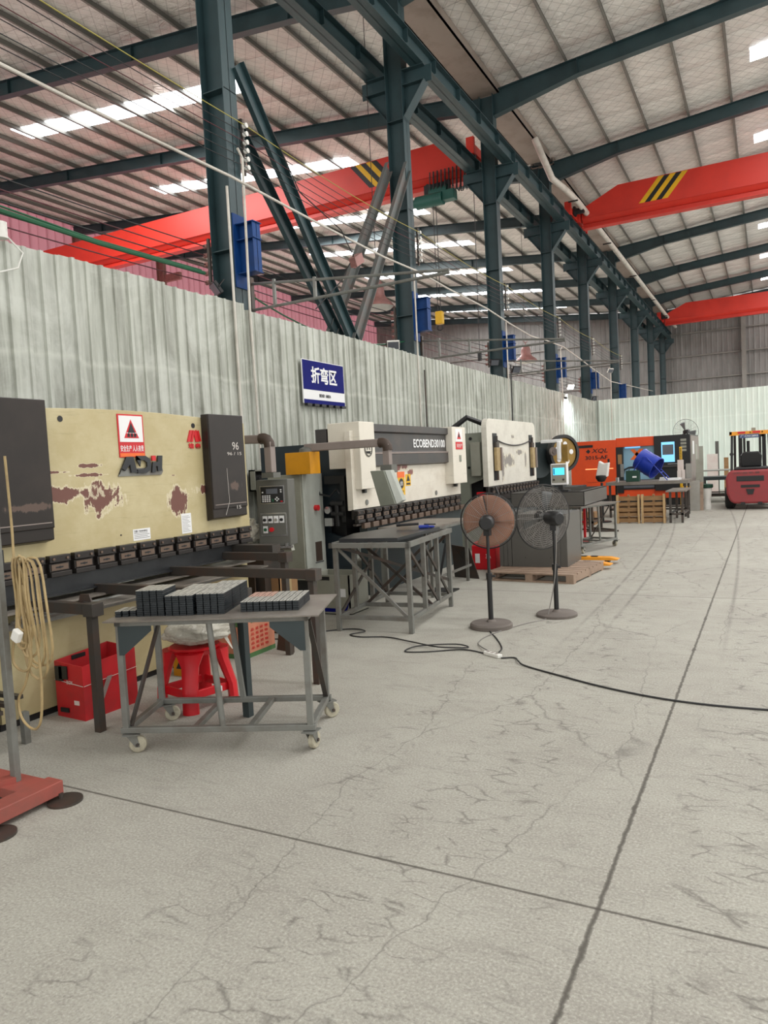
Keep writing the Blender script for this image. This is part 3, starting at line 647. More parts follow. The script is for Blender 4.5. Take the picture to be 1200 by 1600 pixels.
# vertical conduits on the wall
def conduit(x, y, z0, z1, lab, kink=0.0, m='pvc'):
    tag(MB().tube([(x, y, z0), (x, y + kink * .4, (z0 + z1) / 2), (x, y, z1 - .1), (x, y + kink, z1)], .018, 8).build('conduit', m, smooth=True), lab, 'pipe')
conduit(-6.44, 8.12, 0.2, 5.5, 'white conduit pipe left of the nearest column, down the ribbed wall')
conduit(-6.44, 8.5, 1.7, 6.1, 'thin white conduit along the joint of the two wall runs, down to the switch box', -.1)
conduit(-6.44, 14.05, 1.9, 5.6, 'white conduit down the wall under the second column')
conduit(-6.44, 14.35, 1.9, 3.6, 'dark conduit down the wall beside the blue box of the second column', 0, 'bare_dark')
conduit(-6.44, 20.05, 1.9, 5.5, 'white conduit down the wall under the third column')
conduit(-6.44, 20.3, 2.0, 4.3, 'black conduit down the wall under the third column', 0, 'cable')
conduit(-6.44, 26.1, 1.9, 5.5, 'white conduit beside the lit floodlight', .2)
conduit(-6.4, 31.8, 1.9, 5.3, 'grey conduit down the corner of the two walls', .2, 'bare')
conduit(-5.8, 31.85, 0, 5.2, 'white conduit on the mint wall next to the corner', -.3)
# wall outriggers
def outrig(y, zt, zb, lab, xt=-3.6):
    t = thing('cable_outrigger', lab, 'bracket', (-6.6, y, zb), 0, None, world=True)
    mb = MB(); mb.tube([(-6.75, y, zt), (xt, y, zb + .06)], .02, 8); mb.tube([(-6.75, y, zb), (xt, y, zb + .03)], .022, 8); mb.build('rail', 'bare', t, smooth=True)
    for x in (-6.35, -5.65): MB().box(x - .02, x + .02, y - .02, y + .02, zb, zb + .06 + (zt - zb) * (x - xt) / (-6.75 - xt)).build('strut', 'bare', t)
    MB().box(-6.8, -6.74, y - .04, y + .04, zb - .1, zt + .1).build('mounting_plate', 'bare_dark', t)
outrig(8.95, 4.40, 4.02, 'tapered grey pipe outrigger reaching into the aisle from the nearest column')
outrig(15.0, 4.33, 3.92, 'tapered grey pipe outrigger reaching into the aisle from the second column')
outrig(21.0, 4.5, 4.1, 'tapered grey pipe outrigger reaching into the aisle from the third column')
# floodlights
def flood(x, y, z, lab, lit=False, rz=0, tilt=0.6, m='black'):
    t = thing('floodlight', lab, 'lamp', (x, y, z), rz)
    R_ = Matrix.Rotation(tilt, 3, 'X')
    MB().cb((0, 0, 0), (.26, .05, .2), R_).build('housing', m, t, bevel=.01)
    MB().cb(R_ @ Vector((0, -.03, 0)), (.22, .012, .16), R_).build('lamp_glass', 'led' if lit else 'screen_dk', t)
    MB().tube([(-.14, 0, 0), (-.14, .08, .1), (.14, .08, .1), (.14, 0, 0)], .01, 6).build('yoke', 'black', t)
flood(-7.05, 8.5, 4.3, 'black floodlight hanging behind the wall left of the nearest column', rz=-.6)
flood(-6.85, 13.75, 4.1, 'pale floodlight on the wall top left of the second column', rz=.5, m='white')
flood(-6.3, 20.35, 4.15, 'black floodlight above the wall by the third column', rz=.9)
flood(-7.0, 20.58, 4.45, 'small black floodlight behind the wall left of the third column', rz=.6)
flood(-6.5, 31.85, 4.02, 'black floodlight on the wall corner', rz=.9)
flood(-6.25, 26.55, 4.1, 'lit white floodlight on the wall top shining onto the ribbed sheets', True, rz=.8, m='white')
fl = bpy.data.lights.new('floodlight_beam', 'SPOT'); fl.energy = 260; fl.spot_size = 2.4; fl.spot_blend = .6; fl.color = (.8, .95, 1); fl.shadow_soft_size = .1
fo = bpy.data.objects.new('floodlight_beam', fl); C.objects.link(fo); fo.location = (-6.15, 26.45, 4.0); fo.rotation_euler = (.25, -.25, 0)
flood(-5.8, 31.76, 5.1, 'small white street type lamp above the wall corner', rz=.9, m='white')
t = thing('security_camera', 'white dome camera under the lit floodlight', 'camera', (-6.42, 26.5, 3.75))
MB().lathe([(0, .1), (.07, .1), (.075, 0), (0, 0)]).build('mount', 'white', t, smooth=True)
MB().lathe([(.06, 0), (.05, -.05), (.02, -.075), (0, -.08)]).build('dome', 'black', t, smooth=True)
tag(MB().cb((-6.2, 11.2, 5.15), (.12, .3, .16), Matrix.Rotation(.5, 3, 'X')).box(-6.22, -6.18, 11.1, 11.14, 5.0, 5.1).build('hanging_socket', 'lamp'), 'small brown socket box dangling from the front green brace', 'socket')
tag(MB().tube([(-6.7, 9.6, 6.9), (-6.5, 10.0, 6.0), (-6.3, 10.9, 5.6), (-6.2, 11.1, 5.2), (-6.4, 11.0, 4.8), (-6.7, 10.6, 4.3)], .01, 6).build('loose_wire', 'cable'), 'loose black wire looping down to the dangling socket box', 'wire')
tag(MB().cyl((-6.42, 4.66, 3.95), (-6.42, 4.66, 4.1), .06, 16).tube([(-6.42, 4.7, 4.0), (-6.38, 4.85, 3.85), (-6.4, 4.8, 3.7), (-6.44, 4.6, 3.62)], .009, 6).build('wall_camera', 'white', smooth=True), 'small white device on the wall top at the left picture edge', 'camera')

# ---------------------------------------------------------------- blue area sign
t = thing('area_sign', 'blue and white wall sign with white Chinese characters on the ribbed wall', 'sign', (-6.44, 10.28, 3.02), 0, None, world=True)
SX = -6.44
B('board', 'signwhite', t, SX, SX + .02, 9.66, 10.92, 2.66, 3.35)
B('blue_field', 'signblue', t, SX + .02, SX + .024, 9.67, 10.91, 2.88, 3.34)
B('blue_strip', 'signblue', t, SX + .02, SX + .024, 9.67, 10.91, 2.66, 2.725)
text('折弯区', 'signwhite', t, (SX + .026, 10.29, 3.12), .78, .27, RX, bold=.025)
text('BEND  AREA', 'ink', t, (SX + .026, 10.29, 2.8), .34, .05, RX)
for k_ in range(6): B('clip', 'black', t, SX, SX + .05, 9.72 + k_ * .21, 9.85 + k_ * .21, 2.62, 2.66)
# switch boxes on the wall by the cabinet
t = thing('switch_box', 'open grey switch box with a chrome breaker on the wall beside the control pendant', 'switch', (-6.42, 8.35, 1.5), 0, None, world=True)
mb = MB(); mb.box(-6.44, -6.42, 8.2, 8.7, 1.35, 1.65)
for a_ in ((8.2, 8.22, 1.35, 1.65), (8.68, 8.7, 1.35, 1.65), (8.2, 8.7, 1.35, 1.37), (8.2, 8.7, 1.63, 1.65)): mb.box(-6.44, -6.34, *a_)
mb.build('box', 'cabinet', t); B('breaker', 'chrome', t, -6.42, -6.34, 8.38, 8.62, 1.44, 1.56, bevel=.01); B('inlay', 'black', t, -6.42, -6.415, 8.25, 8.66, 1.38, 1.62)
tag(MB().box(-6.44, -6.38, 8.62, 8.74, 1.0, 1.16).build('socket', 'white', bevel=.01), 'small white wall socket under the switch box', 'socket')
tag(MB().tube([(-6.42, 8.45, 1.35), (-6.41, 8.47, 1.0), (-6.42, 8.42, .5)], .02, 6).build('drop_cable', 'cable'), 'black cable hanging below the switch box', 'cable')

# ================================================================ PRESS BRAKES
def clampset(parent, X, ys, z0, w, two=False):
    """one oily punch clamp per position, bolts and slot included"""
    for y in ys:
        mb = MB(); mb.box(X, X + .05, y - w / 2, y + w / 2, z0 + .085, z0 + .135)
        mb.box(X, X + .035, y - w * .48, y + w * .48, z0 + .02, z0 + .08)
        mb.box(X, X + .055, y - w * .5, y + w * .5, z0 - .015, z0 + .02)
        c = mb.build('tool_clamp', 'clampb', parent, bevel=.004)
        q = MB(); q.box(X + .035, X + .04, y - w * .4, y + w * .4, z0 + .03, z0 + .072)
        q.cyl((X + .05, y - w * .33, z0 + .11), (X + .058, y - w * .33, z0 + .11), .01, 8); q.cyl((X + .05, y + w * .33, z0 + .11), (X + .058, y + w * .33, z0 + .11), .01, 8)
        q.build('bolt_plate', 'clamp', c)
        MB().cyl((X + .04, y, z0 + .05), (X + .043, y, z0 + .05), .009, 8).box(X + .04, X + .042, y - w * .2, y + w * .15, z0 + .045, z0 + .055).build('slot', 'black', c)

t = thing('press_brake', 'large beige press brake with brown black end covers and a safety poster, nearest one', 'press brake', (-4.9, 4.2, 0), 0, None, world=True)
X = -4.42
arch = [(X, 2.6, 2.08)] + [(X, 2.6 + 3.0 * k_ / 14, 2.08 + .06 * math.sin(PI * k_ / 14)) for k_ in range(1, 14)] + [(X, 5.6, 2.08)]
MB().prism([(X, 2.6, 1.08), (X, 5.6, 1.08)] + arch[::-1], (-.09, 0, 0)).build('ram', 'beige', t, bevel=.004)
MB().cyl((X - .02, 3.55, 2.055), (X + .003, 3.55, 2.055), .022, 16).cyl((X - .02, 4.9, 2.04), (X + .003, 4.9, 2.04), .022, 16).cyl((X - .01, 4.02, 1.18), (X + .002, 4.02, 1.18), .007, 8).build('lifting_hole', 'black', t)
for y in (2.62, 5.5):      # C shaped side frames
    MB().prism([(-5.9, y, 0.05), (-4.46, y, .05), (-4.46, y, .75), (-4.9, y, .8), (-4.9, y, 1.15), (-4.52, y, 1.2), (-4.52, y, 2.02), (-5.9, y, 2.02)], (0, .07, 0)).build('side_frame', 'beige2', t)
B('rear_housing', 'navy', t, -5.85, -4.95, 2.72, 5.48, 0.9, 1.95)
B('lower_bed', 'beige2', t, -4.56, -4.45, 2.95, 5.5, 0.05, 0.78); B('plinth', 'black', t, -4.56, -4.47, 2.95, 5.5, 0, .05)
B('punch_bar', 'clampb', t, -4.47, -4.425, 2.62, 5.58, .98, 1.09)
clampset(t, -4.425, [3.02 + .205 * k_ for k_ in range(13)], .97, .17)
mb = MB(); mb.box(-4.46, -4.41, 2.62, 5.52, .83, .955); mb.box(-4.49, -4.38, 2.62, 5.52, .825, .84); mb.build('die_bar', 'sheetblk', t)
mb = MB(); mb.box(-4.56, -4.3, 2.9, 5.5, .775, .79); mb.box(-4.45, -4.12, 3.55, 5.45, .735, .745); mb.build('bed_ledge', 'top', t)
mb = MB(); mb.cyl((-4.3, 3.0, .745), (-4.3, 4.3, .745), .012, 8); mb.cyl((-4.34, 3.0, .715), (-4.34, 4.4, .715), .014, 8); mb.box(-4.44, -4.38, 3.0, 5.4, .66, .70); mb.build('guide_rail', 'bare', t)
def cover(y0, y1, z0, z1, slant):
    mb = MB(); xo = -4.34
    # front plate folded inward below
    mb.prism([(-4.42, y0, z0), (xo, y0, z0 + .02), (xo, y0, z1), (-4.42, y0, z1)], (0, y1 - y0, 0))
    mb.box(xo, xo + .012, y0, y1, z0 + .1, z1)
    c = mb.build('end_cover', 'cover', t, bevel=.006)
    MB().box(xo + .012, xo + .0135, y0 + .02, y1 - .02, z0 + .135, z0 + .142).build('fold_line', 'arm', c)
    return c
c1 = cover(2.62, 3.37, 1.2, 2.17, 0)
c2 = cover(5.0, 5.47, 1.2, 2.14, 1)
text('96', 'chalk', c2, (-4.326, 5.34, 1.86), .09, .07, RX, 'chalk_writing', .0005)
text('96 / 15', 'chalk', c2, (-4.326, 5.32, 1.79), .2, .028, RX, 'chalk_writing', .0005)
text('15', 'chalk', c2, (-4.326, 5.34, 1.3), .06, .03, RX, 'chalk_writing', .0005)
MB().tube([(-4.326, 5.2, 1.66), (-4.326, 5.205, 1.45), (-4.326, 5.21, 1.36), (-4.326, 5.15, 1.24)], .002, 4).build('chalk_line', 'chalk', c2)
MB().tube([(-4.3, 2.95, 1.2), (-4.3, 2.95, 1.1)], .006, 4).build('cover_pin', 'black', t)
# safety poster
p = B('safety_poster', 'signred', t, X, X + .006, 4.06, 4.32, 1.775, 2.11)
X2 = X + .006
B('white_field', 'signwhite', p, X2, X2 + .002, 4.072, 4.308, 1.895, 2.098)
def tri(parent, y, z, w_, h_, m, x, name):
    return MB().prism([(x, y - w_ / 2, z), (x, y + w_ / 2, z), (x, y, z + h_)], (.0015, 0, 0)).build(name, m, parent)
tri(p, 4.19, 1.925, .15, .145, 'signred', X2 + .002, 'triangle'); tri(p, 4.19, 1.965, .075, .08, 'ink', X2 + .0036, 'triangle')
B('stripe', 'signwhite', p, X2 + .0036, X2 + .005, 4.14, 4.24, 1.962, 1.968)
for k_ in range(3): MB().box(X2 + .0036, X2 + .005, 4.148 + k_ * .033, 4.172 + k_ * .033, 1.933, 1.955).cyl((X2 + .0036, 4.16 + k_ * .033, 1.957), (X2 + .005, 4.16 + k_ * .033, 1.957), .008, 8).build('helmet_figure', 'ink', p)
text('安全生产 人人有责', 'signwhite', p, (X2 + .001, 4.19, 1.845), .235, .05, RX, ext=.0006, bold=.01)
B('orange_strip', 'signorange', p, X2, X2 + .002, 4.066, 4.314, 1.78, 1.808)
# maker's plate with black letters
lp = MB().prism([(X, 4.03, 1.63), (X, 4.48, 1.63), (X, 4.5, 1.66), (X, 4.49, 1.69), (X, 4.06, 1.69)], (.01, 0, 0)).build('logo_plate', 'bare', t)
g = X + .012
MB().prism([(g, 4.03, 1.645), (g, 4.11, 1.78), (g, 4.18, 1.78), (g, 4.21, 1.655), (g, 4.15, 1.655), (g, 4.14, 1.72), (g, 4.09, 1.67), (g, 4.06, 1.69)], (.012, 0, 0)).build('letter', 'sheetblk', lp)
MB().prism([(g, 4.215, 1.785), (g, 4.215, 1.752), (g, 4.29, 1.75), (g, 4.318, 1.732), (g, 4.318, 1.70), (g, 4.29, 1.682), (g, 4.215, 1.68), (g, 4.215, 1.648), (g, 4.305, 1.648), (g, 4.35, 1.672), (g, 4.362, 1.716), (g, 4.35, 1.762), (g, 4.305, 1.785)], (.012, 0, 0)).prism([(g, 4.215, 1.785), (g, 4.215, 1.75), (g, 4.245, 1.70), (g, 4.255, 1.752)], (.012, 0, 0)).build('letter', 'sheetblk', lp)
MB().prism([(g, 4.365, 1.65), (g, 4.38, 1.735), (g, 4.435, 1.735), (g, 4.44, 1.785), (g, 4.49, 1.785), (g, 4.475, 1.66), (g, 4.43, 1.66), (g, 4.43, 1.70), (g, 4.41, 1.70), (g, 4.405, 1.65)], (.012, 0, 0)).build('letter', 'sheetblk', lp)
B('red_square', 'signred', lp, g, g + .012, 4.375, 4.415, 1.745, 1.785)
# red emblem
em = MB(); em.prism([(X, 4.81, 1.9), (X, 4.85, 2.0), (X, 4.88, 2.0), (X, 4.845, 1.9)], (.01, 0, 0)); em.prism([(X, 4.855, 1.9), (X, 4.885, 2.0), (X, 4.905, 2.0), (X, 4.88, 1.9)], (.01, 0, 0))
em.prism([(X, 4.915, 1.9), (X, 4.895, 1.98), (X, 4.93, 2.005), (X, 4.955, 1.9)], (.01, 0, 0)); em.prism([(X, 4.96, 1.905), (X, 4.935, 1.995), (X, 4.96, 2.0), (X, 4.985, 1.905)], (.01, 0, 0)); em.build('red_emblem', 'signred', t)
text('培 泰', 'signred', t, (X + .006, 4.9, 1.865), .15, .045, RX, 'red_character', .004, bold=.03)
n1 = B('notice_label', 'signwhite', t, X, X + .002, 4.14, 4.32, 1.12, 1.21); text('注意 / WARNING', 'ink', n1, (X + .003, 4.22, 1.193), .14, .018, RX, ext=.0004)
for k_ in range(4): B('print_line', 'greyink', n1, X + .002, X + .0026, 4.15, 4.31 - .02 * (k_ % 2), 1.135 + .013 * k_, 1.14 + .013 * k_)
n2 = B('notice_label', 'signwhite', t, X, X + .002, 4.68, 4.8, 1.12, 1.29)
for k_ in range(11): B('print_line', 'greyink', n2, X + .002, X + .0026, 4.69, 4.785 - .015 * (k_ % 3), 1.135 + .013 * k_, 1.139 + .013 * k_)
# front support arms
for (y, xe, z) in ((3.2, -3.83, .83), (3.76, -3.08, .85), (4.53, -3.03, .865), (5.19, -3.75, .9)):
    a = MB(); a.box(-4.42, xe + .05, y - .03, y + .03, z - .07, z); a.box(xe - .03, xe + .06, y - .045, y + .045, z - .08, z + .005); a = a.build('support_arm', 'bare_dark', t, bevel=.003)
    q = MB(); q.box(xe - .025, xe + .025, y - .025, y + .025, 0, z - .08); q.build('arm_leg', 'bare_dark' if y != 3.76 else 'gusset', a)
MB().prism([(-3.98, 3.23, .83), (-3.86, 3.23, .83), (-3.88, 3.23, .88), (-3.96, 3.23, .88)], (0, .01, 0)).build('stop_finger', 'bare_dark', t)
B('back_stop', 'bare_dark', t, -4.5, -3.95, 5.3, 5.42, .88, .95)
# hanging control pendant
a = MB(); a.bar((-4.95, 5.85, 1.95), (-4.36, 5.85, 1.93), .07, .085); a.build('pendant_arm', 'arm', t, bevel=.01)
MB().tube([(-4.42, 5.85, 1.935), (-4.38, 5.85, 1.935), (-4.345, 5.85, 1.92), (-4.325, 5.85, 1.89), (-4.32, 5.85, 1.85)], .055, 10).build('arm_elbow', 'brown_panel', t, smooth=True)
MB().box(-4.36, -4.28, 5.81, 5.89, 1.6, 1.9).build('pendant_post', 'arm', t, bevel=.006)
MB().box(-4.39, -4.25, 5.79, 5.91, 1.55, 1.6).build('pendant_neck', 'panel', t)
cp = MB().box(-.17, .17, -.02, .16, 0, .66).build('pendant_housing', 'panel', None, bevel=.008)
cp.parent = t; cp.location = Vector((-4.37, 5.93, 0.87)) - t.location; cp.rotation_euler = (0, 0, .22); OFF[cp.name] = Vector((0, 0, 0))
MB().box(-.19, .19, -.06, -.02, -.02, 0).box(-.14, -.12, -.05, 0, -.02, .03).box(.12, .14, -.05, 0, -.02, .03).build('handle_bar', 'chrome', cp)
B('keypad_frame', 'chrome', cp, -.13, .13, -.026, -.02, .42, .60); B('keypad', 'black', cp, -.12, .12, -.03, -.026, .43, .59)
B('display', 'screen_dk', cp, -.06, .06, -.033, -.03, .52, .57)
kk = []
for i in range(4):
    for j in range(4): kk.append((-.105 + i * .024, -.09 + i * .024, -.034, -.03, .44 + j * .018, .452 + j * .018))
for q in ((.03, .46), (.06, .46), (.045, .475), (.045, .445), (-.105, .53), (.09, .55), (.09, .53)): kk.append((q[0], q[0] + .014, -.034, -.03, q[1], q[1] + .012))
[B('key', 'signwhite', cp, *a_) for a_ in kk]; B('green_key', 'cable_green', cp, 0, .016, -.035, -.03, .44, .47); B('red_key', 'signred', cp, .09, .11, -.035, -.03, .437, .447)
B('switch_frame', 'chrome', cp, -.14, .14, -.026, -.02, .1, .33); B('switch_plate', 'panel', cp, -.13, .13, -.03, -.026, .11, .32)
for i in range(4):
    s_ = B('switch_label', 'signwhite', cp, -.115 + i * .06, -.065 + i * .06, -.032, -.03, .23, .3)
    MB().cyl((-.09 + i * .06, -.032, .262), (-.09 + i * .06, -.052, .262), .015, 12).build('knob', 'black' if i != 2 else 'chrome', cp)
s_ = B('switch_label', 'signwhite', cp, -.115, -.065, -.032, -.03, .13, .2); MB().cyl((-.09, -.032, .165), (-.09, -.045, .165), .016, 12).build('green_button', 'cable_green', cp)
MB().cyl((-.02, -.03, .165), (-.02, -.055, .165), .022, 16).build('emergency_button', 'signred', cp)

# ---- grey electrical cabinet
t = thing('electrical_cabinet', 'tall grey electrical cabinet with red stop button and orange box on top', 'cabinet', (-5.15, 7.5, .28), 0, None, world=True)
B('body', 'cabinet', t, -5.45, -4.97, 7.3, 7.75, .28, 1.56, bevel=.006)
B('side_door', 'cabinet_lt', t, -4.97, -4.95, 7.32, 7.75, .3, 1.56, bevel=.004)
B('vent', 'brown_panel', t, -4.95, -4.945, 7.52, 7.66, .48, .72); B('vent_frame', 'chrome', t, -4.95, -4.942, 7.5, 7.68, .46, .475)
mb = MB().cyl((-4.95, 7.56, 1.14), (-4.9, 7.56, 1.14), .035, 16).build('stop_button', 'signred', t)
B('stand', 'black', t, -5.4, -5.0, 7.4, 7.7, 0, .28)
o = MB().box(-5.1, -4.75, 7.2, 7.42, 1.56, 1.82).build('transformer_box', 'orange_box', bevel=.004); tag(o, 'orange yellow steel box standing on the grey cabinet', 'box')

# ---- second press brake
t = thing('press_brake', 'cream and charcoal press brake with white lettering on its dark band, in the middle', 'press brake', (-4.9, 9.5, 0), 0, None, world=True)
for y in (7.85, 11.15):
    MB().prism([(-5.95, y, 0.0), (-4.6, y, .0), (-4.6, y, .7), (-4.95, y, .8), (-4.95, y, 1.15), (-4.6, y, 1.25), (-4.6, y, 1.93), (-5.95, y, 1.93)], (0, .06, 0)).build('side_frame', 'navy', t)
B('rear_housing', 'black', t, -5.9, -4.75, 7.95, 11.1, .6, 1.85)
MB().prism([(-4.8, 7.7, 1.6), (-4.55, 7.7, 1.6), (-4.5, 7.7, 1.34), (-4.35, 7.7, 1.34), (-4.35, 7.7, 2.16), (-4.8, 7.7, 2.16)], (0, .38, 0)).build('cylinder_cover', 'cream', t, bevel=.008)
MB().box(-4.6, -4.3, 10.5, 11.05, 1.28, 2.16).build('cylinder_cover', 'cream', t, bevel=.008)
B('handle', 'black', t, -4.45, -4.4, 7.85, 7.9, 1.29, 1.34); B('handle', 'black', t, -4.42, -4.37, 10.75, 10.8, 1.23, 1.28)
B('cover_lock', 'sage', t, -4.3, -4.29, 10.75, 10.82, 1.62, 1.72)
B('top_tank', 'band', t, -4.98, -4.82, 7.7, 7.95, 1.9, 2.1, bevel=.005)
B('ram', 'cream_ram', t, -4.52, -4.44, 7.62, 11.1, 1.09, 2.05, bevel=.004)
mb = MB().prism([(-4.44, 8.08, 1.6), (-4.38, 8.08, 1.62), (-4.38, 8.08, 1.76), (-4.41, 8.08, 1.8), (-4.41, 8.08, 2.03), (-4.37, 8.08, 2.05), (-4.37, 8.08, 2.14), (-4.44, 8.08, 2.15)], (0, 2.42, 0)).build('name_band', 'band', t)
B('dusty_ledge', 'arm', t, -4.412, -4.375, 8.08, 10.5, 1.765, 1.785)
text('ECOBEND30100', 'signwhite', t, (-4.405, 9.88, 1.905), 1.12, .12, RX, bold=.02)
B('punch_bar', 'clampb', t, -4.47, -4.44, 7.62, 11.1, .98, 1.1)
clampset(t, -4.44, [7.72 + .225 * k_ for k_ in range(15)], .95, .17)
for k_ in range(15): MB().box(-4.42, -4.37, 7.75 + .225 * k_, 7.9 + .225 * k_, .86, .925).build('die_clamp', 'clamp', t, bevel=.004)
B('die_bar', 'bare_dark', t, -4.46, -4.41, 7.62, 11.2, .9, .925)
B('lower_bed', 'gusset', t, -4.56, -4.45, 7.95, 11.1, .0, .86); B('chute_plate', 'sheetblk', t, -4.44, -4.36, 8.2, 9.9, .62, .83)
# emblem, labels
e = MB().lathe([(.085, 0), (.1, .006), (.085, .012)], (-4.35, 7.9, 1.83), (1, 0, 0), 32).build('emblem_ring', 'bare', t, smooth=True)
text('H', 'bare', t, (-4.345, 7.9, 1.85), .07, .07, RX, 'emblem', .003); text('HVAIC', 'ink', t, (-4.345, 7.9, 1.785), .12, .03, RX, 'emblem', .003, bold=.02)
B('safety_poster', 'signwhite', t, -4.3, -4.295, 10.62, 10.9, 1.93, 2.13); B('safety_poster_red', 'signred', t, -4.3, -4.294, 10.62, 10.9, 1.81, 1.925)
tri(t, 10.76, 1.97, .16, .12, 'signred', -4.295, 'triangle'); tri(t, 10.76, 2.0, .08, .08, 'ink', -4.293, 'triangle'); text('安全生产', 'signwhite', t, (-4.293, 10.76, 1.87), .22, .06, RX, ext=.0006)
B('warning_label', 'yellow', t, -4.44, -4.437, 8.83, 9.05, 1.2, 1.5); B('warning_label_top', 'signorange', t, -4.44, -4.436, 8.83, 9.05, 1.44, 1.52)
MB().cyl((-4.437, 8.94, 1.36), (-4.434, 8.94, 1.36), .07, 20).build('warning_symbol', 'ink', t); text('危险', 'signwhite', t, (-4.432, 8.94, 1.36), .08, .06, RX, ext=.0005); text('DANGER', 'ink', t, (-4.4365, 8.94, 1.25), .15, .03, RX, ext=.0005)
B('warning_label', 'yellow', t, -4.44, -4.437, 9.08, 9.24, 1.32, 1.48); tri(t, 9.16, 1.385, .11, .09, 'ink', -4.437, 'warning_symbol'); B('warning_text', 'ink', t, -4.437, -4.4365, 9.1, 9.22, 1.335, 1.36)
[MB().cyl((-4.44, y, 1.17), (-4.43, y, 1.17), .035, 16).build('adjuster_cap', 'bare', t) for y in (7.95, 10.1)]
# pendant seen from behind
MB().bar((-4.87, 7.3, 1.87), (-3.82, 7.3, 1.87), .07, .09).build('pendant_arm', 'arm', t, bevel=.01)
MB().tube([(-3.87, 7.3, 1.87), (-3.83, 7.3, 1.87), (-3.795, 7.3, 1.855), (-3.775, 7.3, 1.82), (-3.77, 7.3, 1.78)], .058, 10).build('arm_elbow', 'brown_panel', t, smooth=True)
MB().lathe([(0, 1.76), (.1, 1.76), (.09, 1.86), (0, 1.9)], (-4.85, 7.3, 0), (0, 0, 1), 16).build('arm_pivot', 'panel', t, smooth=True)
B('pendant_post', 'arm', t, -3.82, -3.74, 7.26, 7.34, 1.6, 1.85, bevel=.004); B('pendant_neck', 'panel', t, -3.84, -3.7, 7.23, 7.37, 1.53, 1.62)
MB().prism([(-3.93, 7.15, 1.56), (-3.76, 7.15, 1.56), (-3.66, 7.2, 1.18), (-3.85, 7.2, 1.16)], (.02, .06, 0)).build('pendant_housing', 'sage', t, bevel=.006)
MB().prism([(-3.75, 7.16, 1.56), (-3.7, 7.2, 1.56), (-3.59, 7.25, 1.22), (-3.65, 7.21, 1.18)], (.02, .05, 0)).build('pendant_door', 'cabinet_lt', t, bevel=.004)
# pipework on the near side frame
mb = MB()
mb.tube([(-5.0, 7.7, 1.45), (-4.95, 7.68, 1.3), (-4.8, 7.68, 1.27), (-4.7, 7.68, 1.36), (-4.68, 7.7, 1.3)], .014, 6); mb.box(-4.9, -4.6, 7.72, 7.84, 1.42, 1.52); mb.box(-4.66, -4.6, 7.7, 7.84, .95, 1.5)
mb.cyl((-4.8, 7.7, 1.05), (-4.62, 7.7, 1.05), .03, 10); mb.cyl((-4.8, 7.7, 1.18), (-4.62, 7.7, 1.18), .035, 10); mb.cyl((-4.72, 7.7, .9), (-4.72, 7.7, 1.2), .03, 10); mb.build('valve_block', 'black', t)
MB().cyl((-4.84, 7.66, 1.1), (-4.84, 7.7, 1.1), .045, 20).build('gauge', 'chrome', t); B('filter_bowl', 'chrome', t, -4.9, -4.79, 7.68, 7.72, .9, 1.0)

# ---- third press brake
t = thing('press_brake', 'scuffed white press brake with rounded top corners and two yellow guides, farthest of the three', 'press brake', (-4.9, 14, 0), 0, None, world=True)
MB().prism([(-5.9, 12.45, 0), (-4.5, 12.45, 0), (-4.5, 12.45, .7), (-4.8, 12.45, .9), (-4.8, 12.45, 1.2), (-4.5, 12.45, 1.3), (-4.5, 12.45, 2.12), (-5.9, 12.45, 2.12)], (0, .08, 0)).build('side_frame', 'sage', t)
MB().prism([(-5.9, 15.3, 0), (-4.5, 15.3, 0), (-4.5, 15.3, .7), (-4.8, 15.3, .9), (-4.8, 15.3, 1.2), (-4.5, 15.3, 1.3), (-4.5, 15.3, 2.12), (-5.9, 15.3, 2.12)], (0, .08, 0)).build('side_frame', 'sage', t)
MB().cyl((-4.75, 12.44, 2.02), (-4.75, 12.46, 2.02), .03, 12).cyl((-4.8, 12.44, 1.5), (-4.8, 12.46, 1.5), .025, 10).cyl((-4.9, 12.44, 1.4), (-4.9, 12.46, 1.4), .02, 10).build('frame_hole', 'black', t)
B('side_box', 'cabinet', t, -4.72, -4.55, 12.35, 12.45, 1.35, 1.95)
pl = []
for cy_, cz_, a0 in ((15.2, 2.2, 0), (12.5, 2.2, 90)):
    for k_ in range(6): a_ = math.radians(a0 + k_ * 18); pl.append((-4.4, cy_ + .16 * math.cos(a_), cz_ + .16 * math.sin(a_)))
MB().prism([(-4.4, 12.34, 1.15), (-4.4, 15.36, 1.15)] + pl, (-.1, 0, 0)).build('ram', 'cream3', t, bevel=.006)
for y in (12.75, 15.0):
    MB().box(-4.4, -4.39, y - .12, y + .1, 1.25, 2.1).build('guide_recess', 'black', t)
    MB().box(-4.39, -4.33, y - .1, y + .08, 1.42, 1.84).build('guide_block', 'orange_box' if 0 else 'rope', t, bevel=.006)
    MB().box(-4.36, -4.3, y + .08, y + .13, 1.42, 1.84).build('guide_cover', 'arm', t)
    MB().cyl((-4.36, y, 1.25), (-4.36, y, 2.05), .02, 8).box(-4.39, -4.34, y - .08, y + .07, 1.84, 1.94).build('guide_screw', 'bare_dark', t)
MB().tube(catenary((-4.38, 12.85, 1.97), (-4.38, 15.0, 2.0), .1), .012, 6).build('hose', 'cable', t)
B('punch_bar', 'clampb', t, -4.44, -4.4, 12.3, 15.35, 1.04, 1.15)
clampset(t, -4.4, [12.5 + .2 * k_ for k_ in range(15)], 1.0, .14)
B('die_bar', 'clampb', t, -4.45, -4.36, 12.3, 15.35, .88, .98)
B('lower_bed', 'gusset', t, -4.55, -4.42, 12.5, 15.35, 0, .86); B('red_strip', 'signred', t, -4.62, -4.5, 12.3, 12.45, 1.0, 1.06)
